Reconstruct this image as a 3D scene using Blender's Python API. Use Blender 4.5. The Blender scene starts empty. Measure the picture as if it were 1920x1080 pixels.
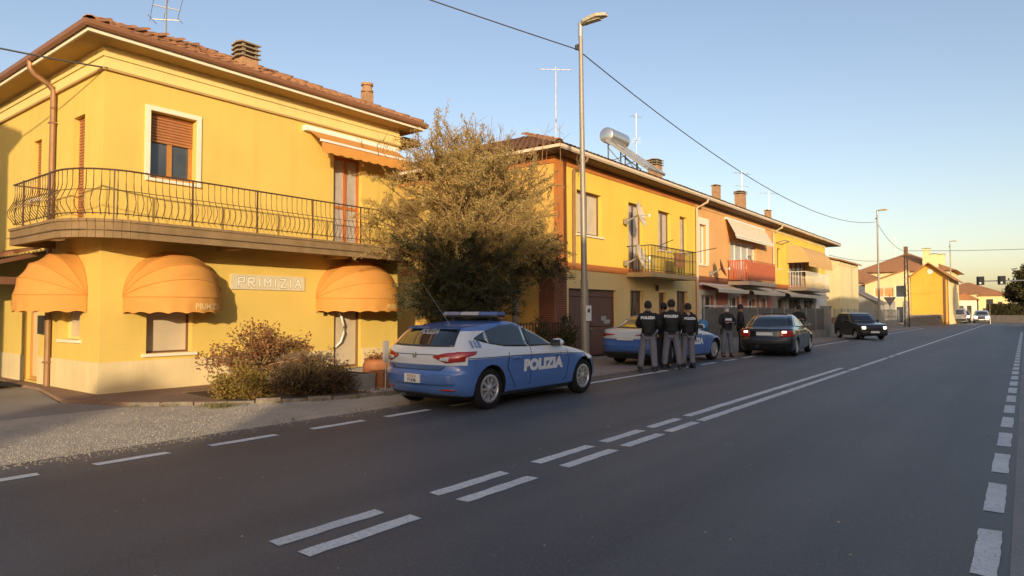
import bpy, bmesh, math, random
import numpy as np
from mathutils import Vector, Matrix
random.seed(7); RNG = np.random.default_rng(7)
SC = bpy.context.scene
COL = SC.collection

# ------------------------------------------------------------------ camera, sky, sun, exposure
cam_d = bpy.data.cameras.new('camera'); cam = bpy.data.objects.new('camera', cam_d); COL.objects.link(cam)
cam.location = (0, 0, 1.5)
cam.rotation_euler = (math.radians(90 + 2.016), 0, math.radians(37.565))
cam_d.sensor_width = 36; cam_d.lens = 23.4375; cam_d.clip_end = 3000; cam_d.clip_start = .05
SC.camera = cam

SUN_EL, SUN_AZ = 9.5, 48.0          # elevation; light travels AZ degrees from -X towards +Y
w = bpy.data.worlds.new('World'); SC.world = w; w.use_nodes = True
nt = w.node_tree; bg = nt.nodes['Background']
sky = nt.nodes.new('ShaderNodeTexSky'); sky.sky_type = 'NISHITA'; sky.sun_disc = False
sky.sun_elevation = math.radians(SUN_EL); sky.sun_rotation = math.radians(90 + SUN_AZ)
sky.air_density = 1.0; sky.dust_density = 1.6; sky.ozone_density = 0.9; sky.altitude = 60
wb = nt.nodes.new('ShaderNodeMix'); wb.data_type = 'RGBA'; wb.blend_type = 'MULTIPLY'; wb.inputs[0].default_value = 1; wb.inputs[7].default_value = (1., .925, .975, 1)   # uniform white balance
nt.links.new(sky.outputs[0], wb.inputs[6]); nt.links.new(wb.outputs[2], bg.inputs[0]); bg.inputs[1].default_value = 0.138
sl = bpy.data.lights.new('sun', 'SUN'); sl.energy = 2.6; sl.angle = math.radians(.53); sl.color = (1, .80, .52)
so = bpy.data.objects.new('sun', sl); COL.objects.link(so)
_d = Vector((-math.cos(math.radians(SUN_AZ)) * math.cos(math.radians(SUN_EL)),
             math.sin(math.radians(SUN_AZ)) * math.cos(math.radians(SUN_EL)), -math.sin(math.radians(SUN_EL))))
so.rotation_euler = _d.to_track_quat('-Z', 'Y').to_euler(); so.location = (20, -20, 30)
SC.view_settings.view_transform = 'Standard'; SC.view_settings.look = 'None'
SC.view_settings.exposure = 0.8; SC.view_settings.gamma = 1

# ------------------------------------------------------------------ materials
def srgb(r, g, b):
    f = lambda c: (c / 255 / 12.92) if c / 255 <= .04045 else ((c / 255 + .055) / 1.055) ** 2.4
    return (f(r), f(g), f(b))
MATS = {}
def mat(name, col, rough=.6, metal=0, var=.0, vscale=3., bump=0, bscale=60., spec=.5, coat=0, emit=None, estr=0, col2=None, streak=0, alpha_glass=False):
    """procedural principled material; var = brightness mottling, streak = vertical weathering"""
    if name in MATS: return MATS[name]
    m = bpy.data.materials.new(name); m.use_nodes = True; MATS[name] = m
    n = m.node_tree.nodes; L = m.node_tree.links; p = n['Principled BSDF']
    p.inputs['Base Color'].default_value = (*col, 1); p.inputs['Roughness'].default_value = rough
    p.inputs['Metallic'].default_value = metal; p.inputs['Specular IOR Level'].default_value = spec
    p.inputs['Coat Weight'].default_value = coat; p.inputs['Coat Roughness'].default_value = .04
    if emit:
        p.inputs['Emission Color'].default_value = (*emit, 1); p.inputs['Emission Strength'].default_value = estr
    if var or bump or streak:
        g = n.new('ShaderNodeNewGeometry')
    if var:
        t = n.new('ShaderNodeTexNoise'); t.inputs['Scale'].default_value = vscale; t.inputs['Detail'].default_value = 6; t.inputs['Roughness'].default_value = .62
        L.new(g.outputs['Position'], t.inputs['Vector'])
        r = n.new('ShaderNodeMapRange'); r.inputs[1].default_value = .3; r.inputs[2].default_value = .7
        L.new(t.outputs['Fac'], r.inputs[0])
        x = n.new('ShaderNodeMix'); x.data_type = 'RGBA'
        c2 = col2 or tuple(c * (1 - var) for c in col)
        x.inputs[6].default_value = (*col, 1); x.inputs[7].default_value = (*c2, 1)
        L.new(r.outputs[0], x.inputs[0]); out = x.outputs[2]
        if streak:
            mp = n.new('ShaderNodeMapping'); mp.inputs['Scale'].default_value = (2.2, 2.2, .12)
            L.new(g.outputs['Position'], mp.inputs[0])
            t2 = n.new('ShaderNodeTexNoise'); t2.inputs['Scale'].default_value = 2.; t2.inputs['Detail'].default_value = 5
            L.new(mp.outputs[0], t2.inputs['Vector'])
            r2 = n.new('ShaderNodeMapRange'); r2.inputs[1].default_value = .52; r2.inputs[2].default_value = .75; r2.inputs[4].default_value = streak
            L.new(t2.outputs['Fac'], r2.inputs[0])
            y = n.new('ShaderNodeMix'); y.data_type = 'RGBA'; L.new(r2.outputs[0], y.inputs[0]); L.new(out, y.inputs[6])
            y.inputs[7].default_value = (*(c * .55 for c in col), 1); out = y.outputs[2]
        L.new(out, p.inputs['Base Color'])
    if bump:
        t3 = n.new('ShaderNodeTexNoise'); t3.inputs['Scale'].default_value = bscale; t3.inputs['Detail'].default_value = 4
        L.new(g.outputs['Position'], t3.inputs['Vector'])
        b = n.new('ShaderNodeBump'); b.inputs['Strength'].default_value = bump; b.inputs['Distance'].default_value = .02
        L.new(t3.outputs['Fac'], b.inputs['Height']); L.new(b.outputs[0], p.inputs['Normal'])
    return m

def plaster(name, col, var=.10, streak=.18, bump=.25):
    return mat(name, col, .9, var=var, vscale=.9, bump=bump, bscale=45, spec=.2, streak=streak)
M_YEL = plaster('plaster_yellow', (.74, .525, .135))
M_YEL2 = plaster('plaster_bright_yellow', (.80, .56, .10))
M_YELPALE = plaster('plaster_pale_yellow', (.82, .64, .26))
M_OCHRE = plaster('plaster_ochre', (.80, .60, .27))
M_SIDE = plaster('plaster_orange_yellow', (.76, .46, .12))
M_PLINTH = plaster('plinth_cream', (.78, .62, .34), var=.16, streak=.28)
M_PEACH = plaster('plaster_peach', (.72, .40, .16))
M_BAND = plaster('plaster_orange_band', (.56, .20, .055), var=.15)
M_PINK = plaster('plaster_salmon', (.62, .25, .17))
M_CREAM = plaster('plaster_cream', (.80, .66, .36))
M_WHITE = plaster('plaster_white', (.78, .74, .66), var=.06)
M_ORANGE = plaster('plaster_orange', (.76, .42, .07))
M_GREYWALL = plaster('plaster_grey', (.42, .39, .34), var=.25, streak=.4)
M_CONC = mat('concrete', (.36, .33, .29), .92, var=.25, vscale=2.5, bump=.3, bscale=70, spec=.2)
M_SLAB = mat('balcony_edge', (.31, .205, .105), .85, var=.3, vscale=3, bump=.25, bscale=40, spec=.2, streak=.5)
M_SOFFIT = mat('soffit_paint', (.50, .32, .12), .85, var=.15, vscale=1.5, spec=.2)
M_TRIMW = mat('trim_cream', (.82, .74, .56), .7, var=.06, vscale=4)
M_GUTTER = mat('gutter_brown', (.27, .125, .062), .45, var=.15, vscale=5)
M_PIPEBR = mat('pipe_copper_brown', (.36, .20, .10), .45, metal=.3, var=.2, vscale=6)
M_TILE = mat('roof_tile_clay', (.42, .20, .095), .9, var=.45, vscale=7, bump=.3, bscale=40, spec=.2, col2=(.24, .125, .07))
M_TILE2 = mat('roof_tile_dark_clay', (.30, .17, .10), .9, var=.45, vscale=6, bump=.3, bscale=40, spec=.2, col2=(.19, .12, .08))
M_TILE3 = mat('roof_tile_orange', (.46, .22, .10), .9, var=.35, vscale=2.5, bump=.4, bscale=9, spec=.2, col2=(.33, .16, .08))
M_WOOD = mat('window_wood', (.42, .165, .045), .5, var=.25, vscale=9, bump=.1)
M_BROWN = mat('dark_wood', (.19, .09, .05), .5, var=.25, vscale=9, bump=.1)
M_SHUT = mat('roller_shutter', (.44, .185, .07), .55, var=.1, vscale=4)
M_WFRAME = mat('white_frame', (.80, .78, .72), .45)
M_GLASS = mat('window_glass', (.035, .042, .05), .04, spec=.8, var=.4, vscale=1.3, col2=(.09, .095, .10))
M_CURT = mat('curtained_glass', (.50, .45, .40), .12, spec=.7, var=.25, vscale=5)
M_PALEPANE = mat('blind_reflection_glass', (.62, .51, .36), .22, spec=.6, var=.15, vscale=2)
M_IRON = mat('wrought_iron', (.15, .085, .05), .5, metal=.4, var=.2, vscale=10)
M_DARKIRON = mat('dark_iron', (.055, .045, .04), .55, metal=.4)
M_AWN = mat('awning_orange_canvas', (.66, .31, .075), .8, var=.12, vscale=3, bump=.1, bscale=120, spec=.2)
M_AWNW = mat('awning_white_canvas', (.70, .62, .47), .8, var=.1, vscale=3, spec=.2)
M_AWNT = mat('awning_tan_canvas', (.66, .40, .17), .8, var=.1, vscale=3, spec=.2)
M_WPAINT = mat('painted_white_metal', (.80, .77, .70), .45)
M_STEEL = mat('galvanised_steel', (.42, .41, .39), .45, metal=.7, var=.15, vscale=6)
M_LAMP = mat('lamp_post_paint', (.33, .29, .23), .5, metal=.3, var=.12, vscale=3)
M_ALU = mat('aluminium', (.46, .45, .43), .55, metal=.5, var=.08)
M_RUBBER = mat('rubber', (.018, .018, .019), .8, spec=.3, var=.3, vscale=20)
M_BLACKP = mat('black_plastic', (.022, .022, .024), .5)
M_BRICK = mat('brick_red_brown', (.27, .095, .05), .9, var=.3, vscale=5, bump=.3)
M_BRICKTRIM = M_BRICK
M_CHIMBR = mat('chimney_brick', (.46, .27, .14), .9, var=.35, vscale=8, bump=.3)
M_REDPANEL = mat('red_balcony_panel', (.56, .13, .04), .55, var=.12, vscale=4)
M_TERRA = mat('terracotta', (.42, .16, .06), .85, var=.3, vscale=4)
M_CABLE = mat('cable', (.045, .042, .04), .7)
M_STONE = mat('rubble_stone', (.36, .31, .25), .95, var=.5, vscale=9, bump=.8, bscale=14, spec=.2)
M_LEAD = mat('sign_board', (.70, .62, .44), .6, var=.12, vscale=6)
M_LETTER = mat('sign_letter', (.86, .82, .70), .5)
M_LETTERSH = mat('sign_letter_edge', (.42, .36, .22), .6)
M_GREYMETAL = mat('grey_metal_sheet', (.40, .38, .35), .55, metal=.2, var=.15)
M_FENCE = mat('fence_screen', (.19, .18, .155), .85, var=.4, vscale=6, bump=.3, bscale=90)
M_GARAGE = mat('garage_brown', (.155, .075, .05), .55, var=.2, vscale=3, streak=.3)
# ------------------------------------------------------------------ mesh helpers
OFF = {}
def off_of(parent): return OFF.get(parent.name, Vector((0, 0, 0))) if parent else Vector((0, 0, 0))
class MB:
    def __init__(s): s.v = []; s.f = []; s.mi = []; s.cur = 0
    def add(s, vs, fs):
        b = len(s.v); s.v.extend([tuple(v) for v in vs]); s.f.extend([tuple(i + b for i in f) for f in fs]); s.mi.extend([s.cur] * len(fs)); return s
    def box(s, x0, x1, y0, y1, z0, z1):
        return s.add([(x0, y0, z0), (x1, y0, z0), (x1, y1, z0), (x0, y1, z0), (x0, y0, z1), (x1, y0, z1), (x1, y1, z1), (x0, y1, z1)],
              [(0, 3, 2, 1), (4, 5, 6, 7), (0, 1, 5, 4), (1, 2, 6, 5), (2, 3, 7, 6), (3, 0, 4, 7)])
    def fbox(s, fr, u0, u1, w0, w1, z0, z1):
        return s.add([fr(u, w_, z) for z in (z0, z1) for (u, w_) in ((u0, w0), (u1, w0), (u1, w1), (u0, w1))],
              [(0, 3, 2, 1), (4, 5, 6, 7), (0, 1, 5, 4), (1, 2, 6, 5), (2, 3, 7, 6), (3, 0, 4, 7)])
    def quad(s, a, b, c, d): return s.add([a, b, c, d], [(0, 1, 2, 3)])
    def poly(s, pts): return s.add(pts, [tuple(range(len(pts)))])
    def prism(s, pts, vec):
        """polygon pts (3-D) extruded by vec"""
        n = len(pts); vec = Vector(vec); a = [Vector(p) for p in pts]; b = [p + vec for p in a]
        return s.add(a + b, [tuple(reversed(range(n))), tuple(range(n, 2 * n))] + [(i, (i + 1) % n, n + (i + 1) % n, n + i) for i in range(n)])
    def beam(s, a, b, wdt, hgt, up=(0, 0, 1)):
        a = Vector(a); b = Vector(b); d = (b - a).normalized(); r = d.cross(Vector(up))
        if r.length < 1e-4: r = d.cross(Vector((1, 0, 0)))
        r.normalize(); u = r.cross(d)
        c = [p + r * sx * wdt / 2 + u * sz * hgt / 2 for p in (a, b) for (sx, sz) in ((-1, -1), (1, -1), (1, 1), (-1, 1))]
        return s.add(c, [(0, 1, 2, 3), (7, 6, 5, 4), (0, 4, 5, 1), (1, 5, 6, 2), (2, 6, 7, 3), (3, 7, 4, 0)])
    def tube(s, pts, r, n=6, cap=True):
        pts = [Vector(p) for p in pts]; m = len(pts); rs = r if isinstance(r, (list, tuple)) else [r] * m
        vs = []; ref = None
        for i, p in enumerate(pts):
            d = (pts[min(i + 1, m - 1)] - pts[max(i - 1, 0)])
            d = d.normalized() if d.length > 1e-9 else Vector((0, 0, 1))
            if ref is None: ref = Vector((0, 0, 1)) if abs(d.z) < .9 else Vector((1, 0, 0))
            a = d.cross(ref)
            if a.length < 1e-4: a = d.cross(Vector((.3, .9, .2)))
            a.normalize(); b = d.cross(a); ref = -b if False else ref
            for k in range(n):
                t = 2 * math.pi * k / n; vs.append(p + (a * math.cos(t) + b * math.sin(t)) * rs[i])
        fs = [(i * n + k, i * n + (k + 1) % n, (i + 1) * n + (k + 1) % n, (i + 1) * n + k) for i in range(m - 1) for k in range(n)]
        if cap: fs += [tuple(reversed(range(n))), tuple(range((m - 1) * n, m * n))]
        return s.add(vs, fs)
    def lathe(s, prof, n=16, c=(0, 0, 0), axis='z', a0=0, a1=2 * math.pi):
        full = abs(a1 - a0 - 2 * math.pi) < 1e-6; k = n if full else n + 1
        vs = []
        for (r, h) in prof:
            for i in range(k):
                t = a0 + (a1 - a0) * i / n; x, y = r * math.cos(t), r * math.sin(t)
                p = {'z': (x, y, h), 'y': (x, h, y), 'x': (h, x, y)}[axis]
                vs.append((p[0] + c[0], p[1] + c[1], p[2] + c[2]))
        fs = []
        for j in range(len(prof) - 1):
            for i in range(n):
                i2 = (i + 1) % k; fs.append((j * k + i, j * k + i2, (j + 1) * k + i2, (j + 1) * k + i))
        return s.add(vs, fs)
    def mesh(s, name, mats, off=None, smooth=False, recalc=True):
        me = bpy.data.meshes.new(name); o = off or Vector((0, 0, 0))
        me.from_pydata([(v[0] - o[0], v[1] - o[1], v[2] - o[2]) for v in s.v], [], s.f)
        for m in (mats if isinstance(mats, (list, tuple)) else [mats]): me.materials.append(m)
        if s.mi: me.polygons.foreach_set('material_index', s.mi)
        if recalc:
            bm = bmesh.new(); bm.from_mesh(me)
            bmesh.ops.recalc_face_normals(bm, faces=bm.faces); bm.to_mesh(me); bm.free()
        if smooth:
            me.polygons.foreach_set('use_smooth', [True] * len(me.polygons))
            if smooth is not True: me.set_sharp_from_angle(angle=math.radians(smooth))
        me.update(); return me
    def build(s, name, mats, parent=None, smooth=False, recalc=True, label=None):
        of = off_of(parent); me = s.mesh(name, mats, of, smooth, recalc)
        o = bpy.data.objects.new(name, me); COL.objects.link(o); o.parent = parent
        OFF[o.name] = of
        if label: o['label'] = label
        return o
def tag(o, label, cat=None, group=None, kind=None):
    o['label'] = label
    if cat: o['category'] = cat
    if group: o['group'] = group
    if kind: o['kind'] = kind
    return o
def thing(name, label, cat, loc=(0, 0, 0), group=None, rotz=0):
    o = bpy.data.objects.new(name, None); COL.objects.link(o); o.location = loc; o.rotation_euler = (0, 0, rotz)
    o.empty_display_size = .3
    if rotz == 0: OFF[o.name] = Vector(loc)
    tag(o, label, cat, group); return o
def inst(me, name, parent, loc, rot=(0, 0, 0), scale=(1, 1, 1)):
    o = bpy.data.objects.new(name, me); COL.objects.link(o); o.parent = parent
    o.location = Vector(loc) - off_of(parent); o.rotation_euler = rot; o.scale = scale
    return o
def structure(name, mb, m, **k):
    o = mb.build(name, m, **k); o['kind'] = 'structure'; return o
class Frame:
    """wall frame: u along the wall, w outwards, z up"""
    def __init__(s, o, u, n): s.o = Vector(o); s.u = Vector(u); s.n = Vector(n)
    def __call__(s, u, w_, z): return s.o + s.u * u + s.n * w_ + Vector((0, 0, z))
def text_mesh(txt, size=1., bold=0.0, extrude=0.0, align='CENTER', space=1.):
    c = bpy.data.curves.new('txt', 'FONT'); c.body = txt; c.size = size; c.offset = bold; c.extrude = extrude
    c.align_x = align; c.align_y = 'CENTER'; c.space_character = space; c.resolution_u = 3
    o = bpy.data.objects.new('txt', c); COL.objects.link(o); bpy.context.view_layer.update()
    dg = bpy.context.evaluated_depsgraph_get(); me = bpy.data.meshes.new_from_object(o.evaluated_get(dg))
    V = [tuple(v.co) for v in me.vertices]; F = [tuple(p.vertices) for p in me.polygons]
    bpy.data.objects.remove(o); bpy.data.curves.remove(c); bpy.data.meshes.remove(me)
    return V, F
def text_on(name, txt, size, fn, m, parent, bold=.0, extrude=.003, sx=1., **k):
    """lettering mapped by fn(x, y, z) -> local point"""
    V, F = text_mesh(txt, size, bold, extrude, **k); mb = MB(); mb.add([fn(v[0] * sx, v[1], v[2]) for v in V], F)
    return mb.build(name, m, parent)
def wall(mb, fr, u0, u1, z0, z1, holes=(), depth=.3, top=None):
    """wall with real openings; top(u) gives an optional sloped top"""
    us = sorted({u0, u1, *[h[0] for h in holes], *[h[1] for h in holes]}); zs = sorted({z0, z1, *[h[2] for h in holes], *[h[3] for h in holes]})
    us = [u for u in us if u0 <= u <= u1]; zs = [z for z in zs if z0 <= z <= z1]
    for i in range(len(us) - 1):
        for j in range(len(zs) - 1):
            cu, cz = (us[i] + us[i + 1]) / 2, (zs[j] + zs[j + 1]) / 2
            if any(h[0] < cu < h[1] and h[2] < cz < h[3] for h in holes): continue
            for w_ in (0, -depth):
                mb.quad(fr(us[i], w_, zs[j]), fr(us[i + 1], w_, zs[j]), fr(us[i + 1], w_, zs[j + 1]), fr(us[i], w_, zs[j + 1]))
    for (a, b, c, d) in holes:
        for p, q in (((a, c), (b, c)), ((b, c), (b, d)), ((b, d), (a, d)), ((a, d), (a, c))):
            mb.quad(fr(p[0], 0, p[1]), fr(q[0], 0, q[1]), fr(q[0], -depth, q[1]), fr(p[0], -depth, p[1]))
    e = .004; u0 += e; u1 -= e
    for p, q in (((u0, z0), (u1, z0)), ((u1, z0), (u1, z1)), ((u1, z1), (u0, z1)), ((u0, z1), (u0, z0))):
        mb.quad(fr(p[0], 0, p[1]), fr(q[0], 0, q[1]), fr(q[0], -depth, q[1]), fr(p[0], -depth, p[1]))
def window(root, fr, u0, u1, z0, z1, back=.14, cols=2, rows=1, fm=None, gm=None, fw=.07, sill=True, shutter=0., surround=None, surw=.09, name='window', shm=None, sillm=None, panelz=None):
    """window part: frame mesh with panes, sill, roller shutter and surround as sub-parts"""
    fm = fm or M_WOOD; gm = gm or M_GLASS
    m = MB(); w0, w1 = -back - .06, -back
    m.fbox(fr, u0, u0 + fw, w0, w1, z0, z1); m.fbox(fr, u1 - fw, u1, w0, w1, z0, z1)
    m.fbox(fr, u0 + fw, u1 - fw, w0, w1, z0, z0 + fw); m.fbox(fr, u0 + fw, u1 - fw, w0, w1, z1 - fw, z1)
    iu = (u1 - u0 - 2 * fw)
    for c in range(1, cols):
        uc = u0 + fw + iu * c / cols; m.fbox(fr, uc - fw * .6, uc + fw * .6, w0, w1 + .004, z0 + fw, z1 - fw)
    if panelz: m.fbox(fr, u0 + fw, u1 - fw, w0 + .003, w1 - .003, panelz - fw / 2, panelz + fw / 2)
    wo = m.build(name, fm, root)
    for c in range(cols):
        a = u0 + fw + iu * c / cols + (fw * .6 if c else 0); b = u0 + fw + iu * (c + 1) / cols - (fw * .6 if c < cols - 1 else 0)
        zr = [z0 + fw] + ([panelz - fw / 2, panelz + fw / 2] if panelz else []) + [z1 - fw]
        for k in range(0, len(zr), 2):
            MB().fbox(fr, a, b, w0 + .015, w0 + .03, zr[k], zr[k + 1]).build('pane', gm, wo)
    if sill: MB().fbox(fr, u0 - .08, u1 + .08, -back, .06, z0 - .06, z0 - .003).build('sill', sillm or M_TRIMW, wo)
    if shutter > 0:
        s = MB(); zz = z1 - .004; n = int(shutter / .055)
        for k in range(n):
            s.prism([fr(u0 + .01, -back + .006, zz), fr(u0 + .01, -back + .024, zz - .012), fr(u0 + .01, -back + .024, zz - .04), fr(u0 + .01, -back + .006, zz - .052)], fr.u * (u1 - u0 - .02)); zz -= .055
        s.build('roller_shutter', shm or M_SHUT, wo)
    if surround:
        s = MB(); q = surw
        s.fbox(fr, u0 - q, u0, 0, .03, z0, z1); s.fbox(fr, u1, u1 + q, 0, .03, z0, z1); s.fbox(fr, u0 - q, u1 + q, 0, .033, z1, z1 + q)
        s.build('surround', surround, wo)
    return wo
def tile_mesh(L=.46, r=.105, taper=.8, n=5, th=.014):
    """barrel roof tile, length along +y, eave end at y=0"""
    vs = []; fs = []
    for (y, k) in ((0, 1), (L, taper)):
        for rr in (r * k, r * k - th):
            for i in range(n + 1):
                t = math.pi * i / n; vs.append((rr * math.cos(t), y, rr * math.sin(t) * .8 + (0 if y == 0 else -.012)))
    q = n + 1
    for i in range(n):
        fs.append((i, i + 1, 2 * q + i + 1, 2 * q + i)); fs.append((i, i + 1, q + i + 1, q + i))
    return vs, fs
TV, TF = tile_mesh()
def tiled_slope(root, e0, e1, up, tmat, cut0=0., cut1=0., single=0, sp=.23, ex=.37, name='roof_tile', jit=.012):
    """barrel tiles from eave edge e0->e1 climbing along vector up; cut0/cut1: how far the hips eat in per metre of run"""
    e0 = Vector(e0); e1 = Vector(e1); up = Vector(up); W = (e1 - e0).length; ud = (e1 - e0).normalized(); L = up.length; vd = up.normalized()
    nrm = ud.cross(vd).normalized()
    if nrm.z < 0: nrm = -nrm
    R = Matrix((ud, vd, nrm)).transposed().to_4x4()
    base = MB(); base.add(TV, TF); me = base.mesh('roof_tile', tmat, smooth=True)
    j = MB(); cnt = 0; rows = int(L / ex)
    for row in range(rows):
        v = row * ex - .03
        a, b = cut0 * max(v, 0), W - cut1 * max(v, 0)
        k = math.ceil(a / sp)
        while k * sp + sp * .5 < b:
            u = k * sp + sp * .5; k += 1
            p = e0 + ud * (u + random.uniform(-jit, jit)) + vd * (v + random.uniform(-jit, jit)) + nrm * (.03 + random.uniform(0, jit))
            rr = R @ Matrix.Rotation(random.uniform(-.05, .05), 4, 'Z')
            if cnt < single:
                o = bpy.data.objects.new(name, me); COL.objects.link(o); o.parent = root
                o.matrix_local = Matrix.Translation(p - off_of(root)) @ rr
            else:
                M_ = Matrix.Translation(p) @ rr; j.add([M_ @ Vector(t) for t in TV], TF)
            cnt += 1
    if j.v:
        o = j.build('roof_tiles', tmat, root, smooth=True, recalc=False); o['kind'] = 'stuff'
# ------------------------------------------------------------------ ground, road, pavements
def ground_mat(name, c1, c2, s1=.7, grain=None, gs=160., rough=.9, bump=.5, bs=120., spec=.3, c3=None, s3=.25):
    m = bpy.data.materials.new(name); m.use_nodes = True; n = m.node_tree.nodes; L = m.node_tree.links; p = n['Principled BSDF']
    p.inputs['Roughness'].default_value = rough; p.inputs['Specular IOR Level'].default_value = spec
    g = n.new('ShaderNodeNewGeometry')
    def noise(s, d=5, sc=(1, 1, 1)):
        mp = n.new('ShaderNodeMapping'); mp.inputs['Scale'].default_value = sc; L.new(g.outputs['Position'], mp.inputs[0])
        t = n.new('ShaderNodeTexNoise'); t.inputs['Scale'].default_value = s; t.inputs['Detail'].default_value = d; L.new(mp.outputs[0], t.inputs['Vector']); return t.outputs['Fac']
    def mix(f, a, b, lo=.35, hi=.65, k=1.):
        r = n.new('ShaderNodeMapRange'); r.inputs[1].default_value = lo; r.inputs[2].default_value = hi; r.inputs[4].default_value = k; L.new(f, r.inputs[0])
        x = n.new('ShaderNodeMix'); x.data_type = 'RGBA'; L.new(r.outputs[0], x.inputs[0])
        for i, c in ((6, a), (7, b)):
            if isinstance(c, tuple): x.inputs[i].default_value = (*c, 1)
            else: L.new(c, x.inputs[i])
        return x.outputs[2]
    col = mix(noise(s1), c1, c2)
    if c3: col = mix(noise(s3, 4, (1, .035, 1)), col, c3, .45, .7)
    if grain:
        v = n.new('ShaderNodeTexVoronoi'); v.inputs['Scale'].default_value = gs; L.new(g.outputs['Position'], v.inputs['Vector'])
        s = n.new('ShaderNodeSeparateColor'); L.new(v.outputs['Color'], s.inputs[0]); col = mix(s.outputs[0], col, grain, .72, 1., .8)
        s2 = noise(gs * .5, 3); col = mix(s2, col, tuple(c * .35 for c in c1), .58, .8, .6)
    L.new(col, p.inputs['Base Color'])
    if bump:
        b = n.new('ShaderNodeBump'); b.inputs['Strength'].default_value = bump; b.inputs['Distance'].default_value = .012
        L.new(noise(bs, 5), b.inputs['Height']); L.new(b.outputs[0], p.inputs['Normal'])
    return m
M_ASPH = ground_mat('asphalt', (.092, .092, .098), (.122, .119, .120), .45, (.17, .165, .16), 130., .56, .55, 150., .5, (.068, .068, .074), 1.1)
M_ASPH2 = ground_mat('pale_asphalt', (.27, .26, .245), (.32, .30, .28), .8, (.40, .38, .36), 90., .85, .6, 110.)
M_GRAVEL = ground_mat('gravel_ground', (.54, .46, .355), (.42, .355, .27), 1.6, (.70, .62, .51), 55., .95, 1., 60., .2)
M_PAVE = ground_mat('worn_pavement', (.40, .33, .27), (.33, .275, .225), 1.1, (.48, .41, .35), 70., .92, .6, 80., .2)
M_CONCG = ground_mat('concrete_yard', (.36, .32, .27), (.29, .255, .215), .9, (.33, .30, .26), 60., .92, .5, 70., .2)
M_RPAVE = ground_mat('reddish_paving', (.30, .19, .125), (.24, .16, .11), 1.4, (.36, .25, .18), 45., .92, .4, 70., .2)
M_SOIL = ground_mat('soil', (.13, .085, .05), (.085, .06, .04), 3., (.25, .18, .11), 60., .98, 1., 50., .1)
M_EARTH = ground_mat('field_grass', (.10, .105, .045), (.14, .12, .06), .12, (.07, .09, .03), 9., .95, .8, 20., .2)
M_MARK = ground_mat('road_paint', (.82, .80, .76), (.70, .68, .65), 2.2, (.45, .44, .42), 75., .75, .4, 120., .3)
M_LEAFLIT = mat('dry_leaf', (.30, .16, .06), .9, var=.4, vscale=20)

structure('ground', MB().box(-900, 900, -300, 1500, -.5, -.035), M_EARTH)
def sheet(name, pts, z, m, th=.07):
    return structure(name, MB().prism([(x, y, z - th) for x, y in pts], (0, 0, th)), m)
road = sheet('road', [(-7.93, -60), (-.1, -60), (-.1, 112), (-40, 112), (-40, 99), (-7.93, 99)], 0, M_ASPH)
sheet('pavement_right', [(-.1, -60), (4.3, -60), (4.3, 110), (-.1, 110)], .004, M_ASPH2)
sheet('gravel_verge', [(-7.93, -20), (-7.93, 8.6), (-9.0, 8.6), (-9.35, 7.2), (-10.2, 5.75), (-11.2, 4.75), (-11.2, -20)], .0, M_GRAVEL)
sheet('driveway', [(-11.2, -20), (-11.2, 4.75), (-12.6, 4.2), (-14.9, 4.6), (-24, 4.6), (-24, -20)], -.004, M_CONCG)
sheet('pavement_left', [(-7.93, 8.6), (-7.93, 99), (-11.3, 99), (-11.3, 20), (-24, 20), (-24, 12.6), (-9.0, 12.6), (-9.0, 8.6)], -.002, M_PAVE)
hp = sheet('house_pavement', [(-11.1, 4.85), (-10.2, 5.82), (-12.0, 5.9), (-12.0, 9.0), (-9.5, 9.0), (-9.1, 12.6), (-24, 12.6), (-24, 4.62), (-14.9, 4.62), (-12.6, 4.24)], .05, M_RPAVE)
sheet('planting_bed', [(-10.2, 5.84), (-9.42, 7.2), (-9.1, 8.6), (-9.45, 8.98), (-11.98, 8.98), (-11.98, 5.92)], .045, M_SOIL)
# kerb stones round the bed
kpts = [(-11.3, 4.72), (-10.2, 5.76), (-9.38, 7.17), (-9.03, 8.6), (-9.0, 12.6)]
kmb = MB().add([(-.25, -.05, -.03), (.25, -.055, -.03), (.245, .05, -.03), (-.25, .055, -.03), (-.235, -.038, .068), (.24, -.04, .075), (.235, .045, .07), (-.24, .05, .072)], [(0, 3, 2, 1), (4, 5, 6, 7), (0, 1, 5, 4), (1, 2, 6, 5), (2, 3, 7, 6), (3, 0, 4, 7)]); kme = kmb.mesh('kerb_stone', mat('kerb_worn', (.30, .25, .19), .95, var=.45, vscale=9, bump=.8, bscale=35, spec=.1))
for a, b in zip(kpts[:-1], kpts[1:]):
    a = Vector((*a, 0)); b = Vector((*b, 0)); L_ = (b - a).length; n_ = max(1, int(L_ / .40)); d = (b - a) / n_
    for i in range(n_):
        p = a + d * (i + .5)
        o = inst(kme, 'kerb_stone', hp, (p.x, p.y, random.uniform(-.025, .01)), (random.uniform(-.05, .05), random.uniform(-.04, .04), math.atan2(d.y, d.x) + random.uniform(-.05, .05)), (d.length / .515, random.uniform(.9, 1.1), 1))
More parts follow.
